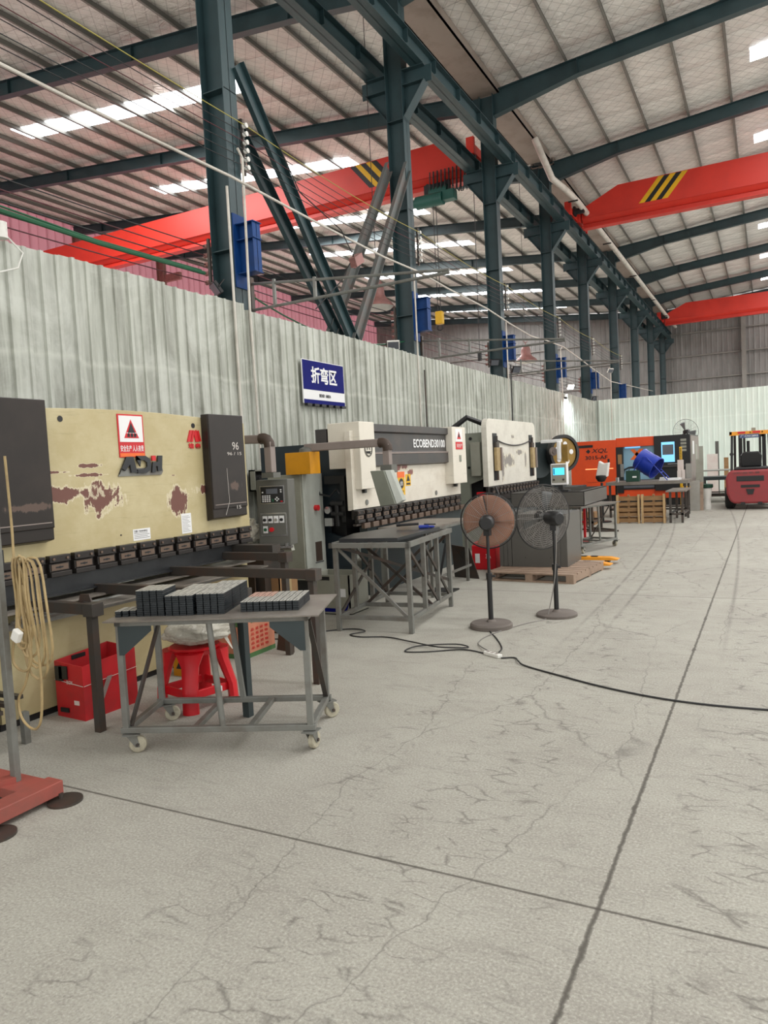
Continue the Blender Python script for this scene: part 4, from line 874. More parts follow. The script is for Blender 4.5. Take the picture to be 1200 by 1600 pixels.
MB().tube([(-4.7, 13.0, 2.3), (-4.9, 12.7, 2.42), (-5.2, 12.6, 2.2)], .05, 8).build('top_hose', 'black', t, smooth=True)
B('rear_housing', 'black', t, -5.85, -4.6, 12.6, 15.25, .8, 2.0)

# ---- flywheel punch press
t = thing('punch_press', 'dark punch press with a big spoked brass flywheel behind the white press brake', 'press', (-4.7, 17.6, 0), 0, None, world=True)
B('body', 'gusset', t, -5.2, -4.5, 17.7, 18.4, 0, 2.0, bevel=.02); B('neck', 'gusset', t, -4.9, -4.45, 17.4, 17.75, 1.35, 2.0, bevel=.02)
ax_ = Vector((.8, -.58, 0)).normalized(); fc = Vector((-4.35, 17.5, 1.7))
MB().lathe([(.44, -.07), (.44, .07), (.37, .07), (.37, .02), (.0, .02)], fc, ax_, 40).build('flywheel_rim', 'black', t, smooth=True)
fw = MB().lathe([(.36, .022), (.36, .035), (0, .035)], fc, ax_, 32).build('flywheel_web', 'rope' if 0 else 'orange_box', t)
MT['brass'] = paint('dusty brass', S(150, 118, 54), 0.5, 0.3, S(100, 80, 44), 0.6); fw.data.materials[0] = MT['brass']
side = Vector((0, 0, 1)); rt = ax_.cross(side)
for k_ in range(5):
    a_ = k_ * 2 * PI / 5 + .5; c_ = fc + ax_ * .036 + (side * math.sin(a_) + rt * math.cos(a_)) * .22
    MB().cyl(c_, c_ + ax_ * .006, .06, 16).build('flywheel_hole', 'signwhite', fw)
MB().cyl(fc - ax_ * .3, fc + ax_ * .12, .07, 16).build('shaft', 'brown_panel', t)
MB().lathe([(.36, -.05), (.36, .03), (0, .03)], (-4.85, 17.2, 1.5), ax_, 32).build('belt_guard', 'gusset', t, smooth=True)
MB().lathe([(.1, 0), (.1, .05), (.05, .05), (.05, .08), (0, .08)], (-4.5, 17.1, 1.75), ax_, 20).build('hub', 'arm', t, smooth=True)
mb = MB(); mb.box(-4.75, -4.25, 17.0, 17.1, 1.95, 2.03); mb.box(-4.36, -4.27, 16.95, 17.05, 1.55, 1.98); mb.build('air_pipe', 'signwhite', t, bevel=.02)
B('slide', 'orange_box', t, -4.25, -4.12, 17.0, 17.1, 1.5, 1.9).data.materials[0] = MT['brass']
B('base_table', 'gusset', t, -5.2, -4.0, 17.2, 18.3, 0, .9)

# ================================================================ NEAR CARTS AND TABLES
def caster(parent, x, y, rot):
    c = MB(); R_ = Matrix.Rotation(rot, 3, 'Z'); p = Vector((x, y, 0))
    def q(v): return p + R_ @ Vector(v)
    c.cb(p + Vector((0, 0, .112)), (.1, .08, .006), R_); 
    for s in (-1, 1): c.prism([q((-.03, s * .022, .108)), q((.03, s * .022, .108)), q((.045, s * .022, .035)), q((.02, s * .022, .035))], R_ @ Vector((0, .003, 0)))
    o = c.build('caster', 'bare', parent)
    MB().lathe([(.012, -.018), (.044, -.018), (.05, -.012), (.05, .012), (.044, .018), (.012, .018)], q((.032, 0, .05)), R_ @ Vector((0, 1, 0)), 24).build('wheel', 'caster', o, smooth=True)
    MB().cyl(q((.032, -.03, .05)), q((.032, .03, .05)), .01, 8).build('axle', 'bare_dark', o)
def trolley(name, label, loc, rz, L, D, H, cat='trolley', mid=True, guss=True):
    t = thing(name, label, cat, (loc[0], loc[1], 0), rz)
    s = .035
    for x, y, r in ((.03, .0, .2), (L, .0, 1.3), (.03, D, .5), (L, D, .7)): caster(t, x, y, r)
    MB().box(-.07, L + .09, -.06, D + .08, H, H + .008).build('top_sheet', 'top', t)
    f = MB(); f.box(-.02, L + .02, -.02, .015, H - .03, H).box(-.02, L + .02, D - .015, D + .02, H - .03, H).box(-.02, .015, -.02, D + .02, H - .03, H).box(L - .015, L + .02, -.02, D + .02, H - .03, H).build('top_frame', 'bare', t)
    for x, y in ((0, 0), (L, 0), (0, D), (L, D)): MB().box(x - s / 2, x + s / 2, y - s / 2, y + s / 2, .15, H - .03).build('leg', 'bare', t, bevel=.003)
    g_ = MB(); g_.box(-.03, L + .03, -s / 2, s / 2, .118, .152).box(-.03, L + .03, D - s / 2, D + s / 2, .118, .152).box(-s / 2, s / 2, 0, D, .118, .152).box(L - s / 2, L + s / 2, 0, D, .118, .152)
    if mid: g_.box(L * .36, L * .36 + s, 0, D, .118, .15).box(L * .66, L * .66 + s, 0, D, .118, .15)
    g_.build('base_frame', 'bare', t, bevel=.003)
    if mid:
        MB().cyl((L * .53, 0, .15), (L * .49, 0, H - .03), .018, 12).build('leg', 'bare', t, smooth=True)
        MB().bar((L * .5, D, .15), (L * .45, D, H - .03), .03, .03).build('leg', 'bare', t)
        MB().bar((.02, .02, .15), (.04, D, H - .05), .015, .03).build('brace', 'bare_dark', t); MB().bar((L - .0, D * .95, .15), (L, .1, H - .05), .03, .012).build('brace', 'bare_dark', t)
    if guss:
        for x, s_ in ((0, 1), (L, -1)):
            MB().prism([(x, -.022, H - .03), (x + s_ * .2, -.022, H - .03), (x + s_ * .2, -.022, H - .06), (x + s_ * .03, -.022, H - .2), (x, -.022, H - .2)], (0, .008, 0)).build('gusset', 'gusset', t)
    return t
trolley('steel_trolley', 'grey welded steel trolley on four casters carrying stacked black brackets, in front', (-3.37, 3.0), math.radians(22.3), 1.1, .53, .785)
trolley('steel_trolley', 'grey steel trolley with casters under the big dark sheet tray', (-2.76, 12.1), 1.257, 1.15, .5, .775, guss=False)
# bracket stacks on the trolley, one object per bundle row
ang = math.radians(22.3); cu, su = math.cos(ang), math.sin(ang)
def brk(x, y, z, w_, d_, h_, top, lab, grp):
    t = thing('steel_bracket', lab, 'bracket', (-3.37 + x * cu - y * su, 3.0 + x * su + y * cu, z), ang, grp)
    mb = MB(); nl = max(2, int(h_ / .012))
    for k_ in range(nl): mb.box(.001 + .001 * (k_ % 2), w_ - .002, 0, d_ - .001 * (k_ % 2), h_ * k_ / nl, h_ * (k_ + .86) / nl)
    mb.build('folded_plates', 'stack', t)
    q = MB(); q.box(.002, w_ - .003, .0, d_, h_ - .0015, h_ + .001); q.build('top_face', top, t)
    MB().box(w_ * .45, w_ * .55, .004, d_ * .35, h_ + .001, h_ + .0018).build('slot', 'black', t)
Z0 = .7935
for k_ in range(3): brk(-.05 + k_ * .042, .06 + .01 * k_, Z0, .038, .13, .035, 'stacktop', 'black notched steel bracket in the low row at the left end of the trolley', 'low bracket row at the left end')
for l_ in range(2):
    for k_ in range(4): brk(.085 + k_ * .043, .06, Z0 + l_ * .077, .041, .2, .076, 'stacktop' if l_ else 'stack', 'black steel bracket in the tall left stack on the trolley, %s layer' % ('upper' if l_ else 'lower'), 'tall bracket stack %s layer' % ('upper' if l_ else 'lower'))
for r_ in range(2):
    for k_ in range(4): brk(.265 + k_ * .043 + r_ * .02, .05 + r_ * .215, Z0, .041, .21, .118, 'stacktop', 'black steel bracket in the second stack on the trolley, %s row' % ('back' if r_ else 'front'), 'second bracket stack %s row' % ('back' if r_ else 'front'))
for r_ in range(3):
    for k_ in range(4): brk(.45 + k_ * .043, .06 + r_ * .165, Z0, .041, .16, .122, 'stacktop', 'black steel bracket in the third stack on the trolley, %s row' % ['front', 'middle', 'back'][r_], 'third bracket stack %s row' % ['front', 'middle', 'back'][r_])
for r_ in range(2):
    for k_ in range(9): brk(.70 + k_ * .039, .1 + r_ * .17, Z0, .037, .165, .058, 'stacktop2' if (r_ == 1 and k_ < 4) else 'stacktop', 'grey faced steel bracket in the low wide right stack on the trolley, %s row' % ('back' if r_ else 'front') if not (r_ == 1 and k_ < 4) else 'pinkish faced steel bracket in the low wide right stack on the trolley', 'low wide stack, pinkish brackets' if (r_ == 1 and k_ < 4) else 'low wide stack %s row' % ('back' if r_ else 'front'))

# ---- welded table with cross braces
t = thing('welded_table', 'long welded steel table with crossed braces and a dark sheet on top', 'table', (-3.8, 6.12, 0), math.radians(6))
L, D = .76, 1.32
for x in (0, L):
    for k_ in range(4):
        y = D * k_ / 3; MB().box(x - .022, x + .022, y - .022, y + .022, 0 if k_ in (0, 3) else .14, .86).build('leg', 'bare', t, bevel=.003)
f = MB(); f.box(-.04, L + .04, -.07, -.02, .83, .88).box(-.04, L + .04, D - .02, D + .03, .83, .88).box(-.04, .0, -.07, D, .83, .88).box(L, L + .04, -.07, D, .83, .88).build('top_frame', 'bare', t, bevel=.003)
f = MB(); f.box(0, L, -.018, .018, .12, .16).box(0, L, D - .018, D + .018, .12, .16).box(-.018, .018, 0, D, .12, .16).box(L - .018, L + .018, 0, D, .12, .16).box(0, L, D / 2 - .018, D / 2 + .018, .12, .16).build('base_frame', 'bare', t, bevel=.003)
for p_, q_ in (((.03, 0, .82), (L - .03, 0, .15)), ((.0, .03, .15), (.0, D, .8)), ((0, D * .33, .8), (0, D, .15)), ((L, D * .36, .8), (L, D * .96, .15)), ((L, D * .66, .15), (L, D * .02, .8)), ((.03, D, .15), (L - .03, D, .8)), ((.03, D / 2, .15), (L, D / 2, .82)), ((L, D / 2, .15), (0, D / 2, .8)), ((0, .1, .82), (L, D, .3))):
    MB().bar(p_, q_, .018, .03).build('cross_brace', 'bare' if p_[1] == 0 else 'bare_dark', t)
t2 = thing('steel_sheet', 'dark flat steel sheet lying on the cross braced table', 'sheet', (-3.8, 6.12, .88), math.radians(6))
MB().prism([(.06, -.03, .004), (.66, -.0, .004), (.74, 1.1, .004), (.6, 1.25, .004), (.2, 1.25, .004), (-.02, .5, .004)], (0, 0, .035)).build('plate', 'sheetblk', t2)
t3 = thing('work_glove', 'blue work glove and black handled tool lying on the cross braced table', 'glove', (-3.3, 7.15, .922), .4)
MB().box(-.06, .05, -.04, .04, 0, .03).box(.05, .1, -.035, -.02, 0, .02).box(.05, .11, -.01, .005, 0, .02).box(.05, .1, .015, .03, 0, .02).build('glove', 'bluefan', t3, bevel=.01)
MB().cyl((-.06, 0, .045), (-.26, .02, .04), .014, 10).cyl((-.26, .02, .045), (-.3, .02, .045), .022, 10).cyl((.0, 0, .04), (.12, .05, .03), .008, 8).build('tool_handle', 'black', t3)
# farther plain table
t = thing('work_table', 'plain steel work table behind the cross braced table, by the middle press brake', 'table', (-4.3, 7.95, 0), 0)
B('top_sheet', 'top', t, 0, .72, 0, 1.35, .83, .85)
for x, y in ((.03, .03), (.69, .03), (.03, 1.32), (.66, 1.27)): MB().box(x - .018, x + .018, y - .018, y + .018, 0, .83).build('leg', 'bare', t)
[B('rail', 'bare', t, *a_) for a_ in ((.05, .69, .01, .04, .8, .83), (.69, .72, .05, 1.3, .8, .83), (.69, .71, .03, 1.3, .2, .23))]
t = thing('foot_pedal', 'dark foot pedal post with a red button beside the work table', 'pedal', (-3.75, 8.45, 0)); 
MB().bar((0, 0, .02), (.12, .05, .62), .03, .03).bar((.2, -.1, .02), (.12, .05, .55), .03, .03).build('post', 'black', t); MB().cyl((.12, .05, .6), (.12, .05, .72), .05, 16).build('pot', 'gusset', t); MB().cyl((.12, .05, .72), (.12, .05, .745), .02, 12).build('button', 'signred', t); B('base', 'black', t, -.1, .25, -.15, .1, 0, .02)
o = MB().prism([(-3.95, 9.5, 0), (-3.55, 9.4, 0), (-3.7, 9.45, .42), (-4.0, 9.55, .45)], (.0, .02, 0)).build('leaning_plate', 'bare_dark'); tag(o, 'grey steel offcut leaning beside the red toolbox', 'plate')
t = thing('red_crate', 'red plastic crate on the floor behind the brown fan', 'crate', (-3.95, 10.2, 0), .1)
MB().box(0, .36, 0, .3, 0, .36).build('body', 'red', t, bevel=.01); B('label_print', 'signwhite', t, .05, .12, -.002, 0, .1, .24); text('3A', 'signwhite', t, (.25, -.002, .2), .08, .06, RY, ext=.0005); MB().box(.02, .34, .02, .28, .36, .4).build('contents', 'carton_red', t)
# brown stool bag etc: red stool
t = thing('plastic_stool', 'red plastic stool under the front trolley', 'stool', (-3.61, 3.87, 0), 0)
stl = []
for k_ in range(4):
    a_ = math.radians(-59 + 90 * k_); d_ = Vector((math.cos(a_), math.sin(a_), 0)); n_ = Vector((-d_.y, d_.x, 0))
    b0 = d_ * .25; t0 = d_ * .165
    vs = []
    for c_, z, w_, dp_ in ((b0, 0, .058, .035), (b0 * .97, .15, .055, .035), (t0 * 1.15, .34, .062, .04), (t0, .44, .1, .07)):
        c_ = Vector((c_.x, c_.y, z))
        for a2 in range(8): 
            th = a2 * PI / 4 + PI / 8; vs.append(c_ + n_ * w_ * math.cos(th) + d_ * dp_ * math.sin(th))
    fs = [(r * 8 + j, r * 8 + (j + 1) % 8, (r + 1) * 8 + (j + 1) % 8, (r + 1) * 8 + j) for r in range(3) for j in range(8)] + [tuple(range(8)), tuple(range(24, 32))]
    MB().add(vs, fs).build('leg', 'red', t, smooth=True)
    a2 = math.radians(-59 + 90 * (k_ + 1)); d2 = Vector((math.cos(a2), math.sin(a2), 0))
    MB().bar(d_ * .235 + Vector((0, 0, .13)), d2 * .235 + Vector((0, 0, .13)), .02, .065).build('rail', 'red', t, bevel=.006)
    MB().bar(d_ * .17 + Vector((0, 0, .425)), d2 * .17 + Vector((0, 0, .425)), .02, .05).build('apron', 'red', t, bevel=.006)
    if k_ == 0: MB().cb((d_ * .245 * .35 + d2 * .245 * .65) + Vector((0, 0, .13)), (.04, .04, .04), Matrix.Rotation(math.radians(-14), 3, 'Z')).build('price_sticker', 'signwhite', t)
t.scale = (1, 1, .9)
MB().lathe([(0, .44), (.17, .44), (.185, .455), (.17, .468), (0, .468)], n=28).build('seat', 'red', t, smooth=True)
# crumpled film bag on the stool
bm = bmesh.new(); bmesh.ops.create_icosphere(bm, subdivisions=5, radius=1)
for v in bm.verts:
    p_ = v.co.copy(); nn = noise.noise(p_ * 2.2) * .16 + noise.noise(p_ * 6) * .09 + abs(noise.noise(p_ * 13)) * .06
    v.co = Vector((p_.x * .24, p_.y * .2, p_.z * .095)) * (1 + nn)
    if v.co.z < 0: v.co.z *= .8
me = bpy.data.meshes.new('film_bag'); bm.to_mesh(me); bm.free(); me.materials.append(MT['film'])
for p_ in me.polygons: p_.use_smooth = True
fb = thing('film_bag', 'crumpled clear plastic bag lying on the red stool', 'bag', (-3.6, 3.9, .505), .3)
o = bpy.data.objects.new('wrapping', me); C.objects.link(o); o.parent = fb
MB().lathe([(0, -.045), (.15, -.04), (.16, .0), (.14, .03), (0, .04)], n=20).build('contents', 'arm', fb, smooth=True)
MB().prism([(.15, 0, .02), (.24, .02, -.13), (.19, .05, -.05), (.16, .06, -.02)], (.003, .01, 0)).build('loose_corner', 'film', fb)
# red printed carton
t = thing('red_carton', 'open red printed carton with torn rim standing against the beige press', 'carton', (-4.25, 3.5, 0), 0, None, world=True)
A_, B_, C_, D_ = Vector((-4.385, 3.32, 0)), Vector((-4.085, 3.3, 0)), Vector((-4.06, 3.74, 0)), Vector((-4.36, 3.76, 0))
mb = MB()
for p_, q_, h1, h2 in ((A_, B_, .385, .37), (B_, C_, .37, .4), (C_, D_, .4, .42), (D_, A_, .42, .385)):
    n_ = (q_ - p_).cross(Vector((0, 0, 1))).normalized() * .006
    mb.add([p_, q_, q_ + Vector((0, 0, h2)), p_ + Vector((0, 0, h1)), p_ - n_, q_ - n_, q_ - n_ + Vector((0, 0, h2)), p_ - n_ + Vector((0, 0, h1))], [(0, 1, 2, 3), (7, 6, 5, 4), (0, 4, 5, 1), (3, 2, 6, 7), (1, 5, 6, 2), (0, 3, 7, 4)])
mb.add([A_, B_, C_, D_], [(0, 1, 2, 3)]); mb.build('walls', 'carton_red', t)
B('hand_hole', 'black', t, -4.32, -4.24, 3.3, 3.307, .27, .36); B('hand_hole', 'black', t, -4.33, -4.25, 3.3, 3.309, .04, .07)
B('tape', 'black', t, -4.37, -4.365, 3.45, 3.62, .36, .39); 
MB().prism([(-4.07, 3.36, .02), (-4.067, 3.39, .02), (-4.058, 3.52, .26), (-4.06, 3.48, .26)], (.004, 0, 0)).build('tape_strip', 'arm', t)
text('BOX', 'papergrey', t, (-4.22, 3.303, .25), .06, .025, RY, 'print', .0005); text('SBS', 'papergrey', t, (-4.066, 3.66, .1), .08, .03, RX, 'print', .0005)
MB().prism([(-4.386, 3.314, .255), (-4.086, 3.294, .235), (-4.086, 3.294, .238), (-4.386, 3.314, .258)], (0, .004, 0)).build('crease', 'papergrey', t); MB().prism([(-4.079, 3.3, .235), (-4.054, 3.74, .26), (-4.054, 3.74, .263), (-4.079, 3.3, .238)], (.002, 0, 0)).build('crease', 'papergrey', t)
B('black_patch', 'black', t, -4.36, -4.29, 3.3, 3.31, .255, .355); B('print_frame', 'papergrey', t, -4.19, -4.14, 3.303, 3.3045, .1, .13)
# salmon and green box
t = thing('cardboard_box', 'salmon cardboard box with green bands behind the red stool', 'box', (-4.2, 5.15, 0), 0, None, world=True)
MB().box(-4.42, -4.03, 4.93, 5.36, 0, .38).build('body', 'carton_pink', t); B('green_band', 'carton_green', t, -4.422, -4.028, 4.928, 5.362, .0, .04)
B('green_label', 'carton_green', t, -4.03, -4.026, 5.03, 5.3, .3, .375); B('green_label', 'carton_green', t, -4.4, -4.05, 4.926, 4.93, .28, .36)
for k_ in range(5): text('品 易 碎 物', 'signred', t, (-4.026, 5.14, .24 - k_ * .04), .24, .026, RX, 'print', .0005)
# grey printed carton/crate by the cabinet
t = thing('grey_crate', 'dusty grey crate with hand hole and white label beside the cross braced table', 'crate', (-4.3, 6.95, 0), 0, None, world=True)
mb = MB()
for a_ in ((-4.6, -4.07, 6.8, 6.815), (-4.6, -4.07, 7.2, 7.215), (-4.6, -4.585, 6.8, 7.2), (-4.085, -4.07, 6.8, 7.2)): mb.box(*a_, 0, .44)
mb.box(-4.6, -4.07, 6.8, 7.2, 0, .01); mb.build('body', 'cabinet', t); B('hand_hole', 'black', t, -4.48, -4.32, 6.797, 6.8, .38, .42); B('label', 'signwhite', t, -4.25, -4.12, 6.797, 6.8, .2, .29); B('blue_print', 'signblue', t, -4.45, -4.12, 6.797, 6.799, .03, .07)
MB().prism([(-4.2, 6.796, .01), (-4.13, 6.796, .01), (-4.07, 6.796, .16), (-4.11, 6.796, .16)], (0, .003, 0)).build('blue_stripe', 'signblue', t)
t = thing('cardboard_box', 'open brown cardboard box on the floor behind the support arms', 'box', (-4.5, 5.95, 0), 0, None, world=True)
mb = MB()
for a_ in ((-4.62, -4.3, 5.85, 5.86), (-4.62, -4.3, 6.15, 6.16), (-4.62, -4.61, 5.85, 6.15), (-4.31, -4.3, 5.85, 6.15)): mb.box(*a_, 0, .6)
mb.box(-4.62, -4.3, 5.85, 6.15, 0, .01); mb.build('body', 'carton', t)
MB().box(-4.3, -4.296, 5.95, 6.05, .0, .6).build('tape', 'rope', t)
tag(MB().prism([(-4.75, 5.7, 0.0), (-4.45, 5.65, 0), (-4.5, 5.72, .7), (-4.78, 5.76, .7)], (0, .015, 0)).build('brown_board', 'brown_panel'), 'dark brown board leaning behind the brown cardboard box', 'board')
tag(MB().prism([(-3.97, 5.3, 0.0), (-3.75, 5.25, 0), (-3.83, 5.4, .42), (-3.97, 5.42, .42)], (0, .012, 0)).build('brown_board', 'brown_panel'), 'dark brown board standing right of the salmon cardboard box', 'board')
t = thing('warning_carton', 'small yellow carton with black warning triangle seen through the red stool', 'box', (-4.3, 4.35, 0)); MB().box(0, .2, 0, .2, 0, .2).build('body', 'orange_box', t); 
MB().prism([(.03, -.002, .06), (.12, -.002, .06), (.075, -.002, .14)], (0, .001, 0)).build('warning_triangle', 'ink', t)
# scrap on the end of the press arms
t = thing('plastic_bag', 'crumpled translucent grey bag hanging by the control pendant', 'bag', (-4.75, 5.95, 1.02), 0)
bm = bmesh.new(); bmesh.ops.create_icosphere(bm, subdivisions=4, radius=1)
for v in bm.verts:
    p_ = v.co.copy(); nn = noise.noise(p_ * 2.5 + Vector((3, 1, 0))) * .25 + noise.noise(p_ * 7) * .15; v.co = Vector((p_.x * .16, p_.y * .12, p_.z * .13)) * (1 + nn)
me = bpy.data.meshes.new('film'); bm.to_mesh(me); bm.free(); me.materials.append(MT['film'])
o = bpy.data.objects.new('film', me); C.objects.link(o); o.parent = t
tag(B('scrap_stand', 'bare_dark', None, -4.95, -4.4, 5.75, 6.1, .0, .82), 'dark scrap stand behind the end of the beige press', 'stand')
t = thing('paper_carton', 'small white and red carton on the scrap stand', 'box', (-4.62, 5.82, .82), .5); MB().box(-.1, .1, -.06, .06, 0, .06).build('body', 'signwhite', t); B('red_print', 'signred', t, .03, .09, -.062, -.06, .01, .05)
tag(MB().prism([(-4.5, 6.0, .82), (-4.2, 5.95, .82), (-4.3, 6.0, 1.08), (-4.36, 6.0, 1.05)], (.01, .04, 0)).build('bent_sheet', 'cabinet'), 'bent grey sheet offcut on the scrap stand', 'sheet')

# ---- foreground stand at the left edge
t = thing('hose_stand', 'grey steel post on a red welded base at the left picture edge', 'stand', (-3.46, 2.34, 0), 0, None, world=True)
mb = MB(); mb.box(-3.48, -3.44, 2.325, 2.36, .08, 1.9); mb.build('post', 'bare', t, bevel=.003)
mb = MB().box(-3.31, -3.2, 1.3, 2.42, .03, .1).build('base_beam', 'signred', t, bevel=.004); mb.data.materials[0] = MT['basered'] = paint('dusty red base paint', S(158, 80, 70), .5, 0, S(116, 76, 68), .6, 5)
MB().box(-3.75, -3.3, 2.26, 2.42, .03, .085).build('cross_beam', 'basered', t, bevel=.004)
MB().bar((-3.46, 2.34, .09), (-3.7, 1.9, .09), .06, .05).build('brace', 'basered', t)
for x, y in ((-3.17, 2.4), (-3.17, 2.03), (-3.17, 1.4)): MB().lathe([(0, 0), (.085, 0), (.085, .012), (0, .014)], (x, y, 0), n=28).cyl((x - .03, y, .012), (x - .03, y, .04), .012, 8).build('foot_disc', 'bare_dark', t, smooth=False)
h = thing('hose_coil', 'coiled tan hose hanging on the grey post at the left edge', 'hose', (-3.35, 2.4, 1.2), 0, None, world=True)
random.seed(3)
for k_ in range(7):
    x0 = -3.36 + .01 * k_ + random.uniform(-.012, .012); w_ = .03 + .01 * k_ + random.uniform(-.008, .012); zb = .88 - random.uniform(0, .3); pts = []
    for a_ in range(20):
        th = 2 * PI * a_ / 20; r_ = w_ * (1 - .35 * math.cos(th)); pts.append((x0 + math.sin(th) * r_ * 1.0 + .02, 2.36 + .008 * k_ + .01 * math.sin(3 * th), (1.24 + zb) / 2 + math.cos(th) * (1.24 - zb) / 2 + .012 * math.sin(2.3 * th + k_)))
    MB().tube(pts, .0065, 6, True).build('hose_loop', 'rope', h, smooth=True)
pts = [(-3.36, 2.36, 1.75), (-3.38, 2.38, 1.4), (-3.37, 2.37, 1.2), (-3.35, 2.37, 1.0), (-3.42, 2.37, .82), (-3.44, 2.37, .7), (-3.36, 2.37, .66), (-3.3, 2.37, .72), (-3.31, 2.37, .9), (-3.34, 2.37, 1.0)]
def smoothpts(p, n=5):
    out = []; p = [Vector(x) for x in p]
    for i in range(len(p) - 1):
        a0 = p[max(i - 1, 0)]; a1 = p[i]; a2 = p[i + 1]; a3 = p[min(i + 2, len(p) - 1)]
        for k in range(n):
            u = k / n; out.append(.5 * ((2 * a1) + (a2 - a0) * u + (2 * a0 - 5 * a1 + 4 * a2 - a3) * u * u + (3 * a1 - a0 - 3 * a2 + a3) * u ** 3))
    return out + [p[-1]]
MB().tube(smoothpts(pts), .0065, 6).build('hose_loop', 'rope', h, smooth=True)
pts = [(-3.34, 2.38, 1.1), (-3.3, 2.38, .85), (-3.36, 2.38, .62), (-3.44, 2.38, .5), (-3.42, 2.38, .4), (-3.33, 2.38, .36), (-3.27, 2.38, .44), (-3.25, 2.38, .7), (-3.29, 2.38, 1.0), (-3.33, 2.37, 1.2)]
MB().tube(smoothpts(pts), .0065, 6).build('hose_loop', 'rope', h, smooth=True)
MB().cb((-3.31, 2.31, .86), (.05, .03, .06), Matrix.Rotation(.5, 3, 'Y')).build('plug', 'white', h, bevel=.006)
t = thing('scrap_rack', 'low rack of steel angles at the left edge beside the beige press', 'rack', (-4.3, 2.75, 0), 0, None, world=True)
for k_ in range(4): MB().box(-4.75, -4.1, 2.62 + .07 * k_, 2.66 + .07 * k_, .2 + .03 * k_, .225 + .03 * k_).build('steel_angle', 'bare_dark', t)
[B('leg', 'bare', t, *a_, 0, .2) for a_ in ((-4.14, -4.1, 2.86, 2.9), (-4.7, -4.66, 2.86, 2.9), (-4.14, -4.1, 2.62, 2.66))]
t = thing('vented_cabinet', 'black vented cabinet at the far left edge behind the grey post', 'cabinet', (-4.3, 2.3, 0), 0, None, world=True)
B('body', 'black', t, -4.9, -4.25, 2.0, 2.6, 0.02, .8); 
for k_ in range(14): B('louvre', 'gusset', t, -4.25, -4.245, 2.2, 2.5, .3 + k_ * .03, .31 + k_ * .03)

# ================================================================ FANS
def fan(label, base, head, axis, R, blades, bm_, baser, motor='black', name='pedestal_fan', rings=15, polem='black', baseh=.035):
    t = thing(name, label, 'fan', (base[0], base[1], 0), 0, None, world=True)
    hd = Vector(head); ax = Vector(axis).normalized(); bx, by = base
    MB().lathe([(0, 0), (baser, 0), (baser, baseh * .7), (baser * .93, baseh), (.05, baseh + .008), (.03, baseh + .03), (0, baseh + .03)], (bx, by, 0), n=36).build('base', 'dust', t, smooth=True)
    back = hd - ax * .16
    MB().cyl((bx, by, baseh), (bx, by, .5), .024, 14).cyl((bx, by, .5), (back.x, back.y, hd.z - .1), .015 if polem == 'black' else .014, 12).cyl((bx, by, .47), (bx, by, .53), .03, 12).cyl((bx + .02, by, .5), (bx + .06, by, .5), .012, 8).build('pole', 'black', t, smooth=True)
    MB().lathe([(0, -.1), (.055, -.1), (.07, -.08), (.075, 0), (.068, .07), (.04, .09), (0, .09)], back, ax, 22).box(back.x - .03, back.x + .03, back.y - .03, back.y + .03, hd.z - .13, hd.z - .05).build('motor', motor, t, smooth=True)
    u = Vector((0, 0, 1)); u = (u - ax * u.dot(ax)).normalized(); v = ax.cross(u)
    g = MB(); n = rings
    def pr(f): return R * f, .0 + .075 * math.sqrt(max(0, 1 - f * f))
    for sgn in (-1, 1):
        for k in range(n):
            f = .16 + .84 * k / (n - 1); r_, h_ = pr(f)
            g.tube([hd + ax * sgn * h_ + (u * math.cos(a) + v * math.sin(a)) * r_ for a in [2 * PI * q / 48 for q in range(48)]], .0018 if k < n - 1 else .005, 4, True)
        for q in range(16):
            a = 2 * PI * q / 16; e = u * math.cos(a) + v * math.sin(a)
            g.tube([hd + ax * sgn * pr(f)[1] + e * pr(f)[0] for f in (.15, .5, .8, 1.0)], .0018, 3)
    g.build('guard', 'wire', t)
    MB().tube([hd + (u * math.cos(a) + v * math.sin(a)) * (R + .004) for a in [2 * PI * q / 48 for q in range(48)]], .007, 5, True).build('guard_rim', motor, t, smooth=True)
    MB().lathe([(0, .085), (R * .17, .08), (R * .17, .07), (0, .07)], hd, ax, 20).lathe([(0, -.085), (R * .17, -.08), (R * .17, -.07), (0, -.07)], hd, ax, 20).build('guard_badge', motor, t, smooth=True)
    MB().lathe([(0, -.03), (.035, -.03), (.035, .03), (0, .04)], hd, ax, 16).build('hub', bm_, t, smooth=True)
    nb, span, rr = blades
    for k in range(nb):
        a0 = k * (2 * PI / nb if span < 1 else span) + 4.2; vs = []; N = 14
        for i in range(N + 1):
            f = i / N; a = a0 + f * span * .985
            tw = (.5 - f) * .05
            for r_ in (.03, R * .45, R * rr * .85, R * rr): vs.append(hd + (u * math.cos(a) + v * math.sin(a)) * r_ + ax * tw * min(1, r_ / (R * .5)))
        fs = [(i * 4 + j, (i + 1) * 4 + j, (i + 1) * 4 + j + 1, i * 4 + j + 1) for i in range(N) for j in range(3)]
        MB().add(vs, fs).build('blade', bm_, t, smooth=True, solid=.003)
    return t
ft1 = fan('pedestal fan with broad brown blades and heavy round base on the concrete floor', (-2.405, 6.644), (-2.443, 6.80, 1.02), (-.24, .97, .02), .268, (3, 1.92, .94), 'fan_brown', .205, baseh=.05)
fan('taller black pedestal fan with a large bare wire guard, right of the brown fan', (-1.94, 7.31), (-2.068, 7.406, 1.0), (-.8, .6, .04), .33, (3, .4, .8), 'fan_grey', .205)

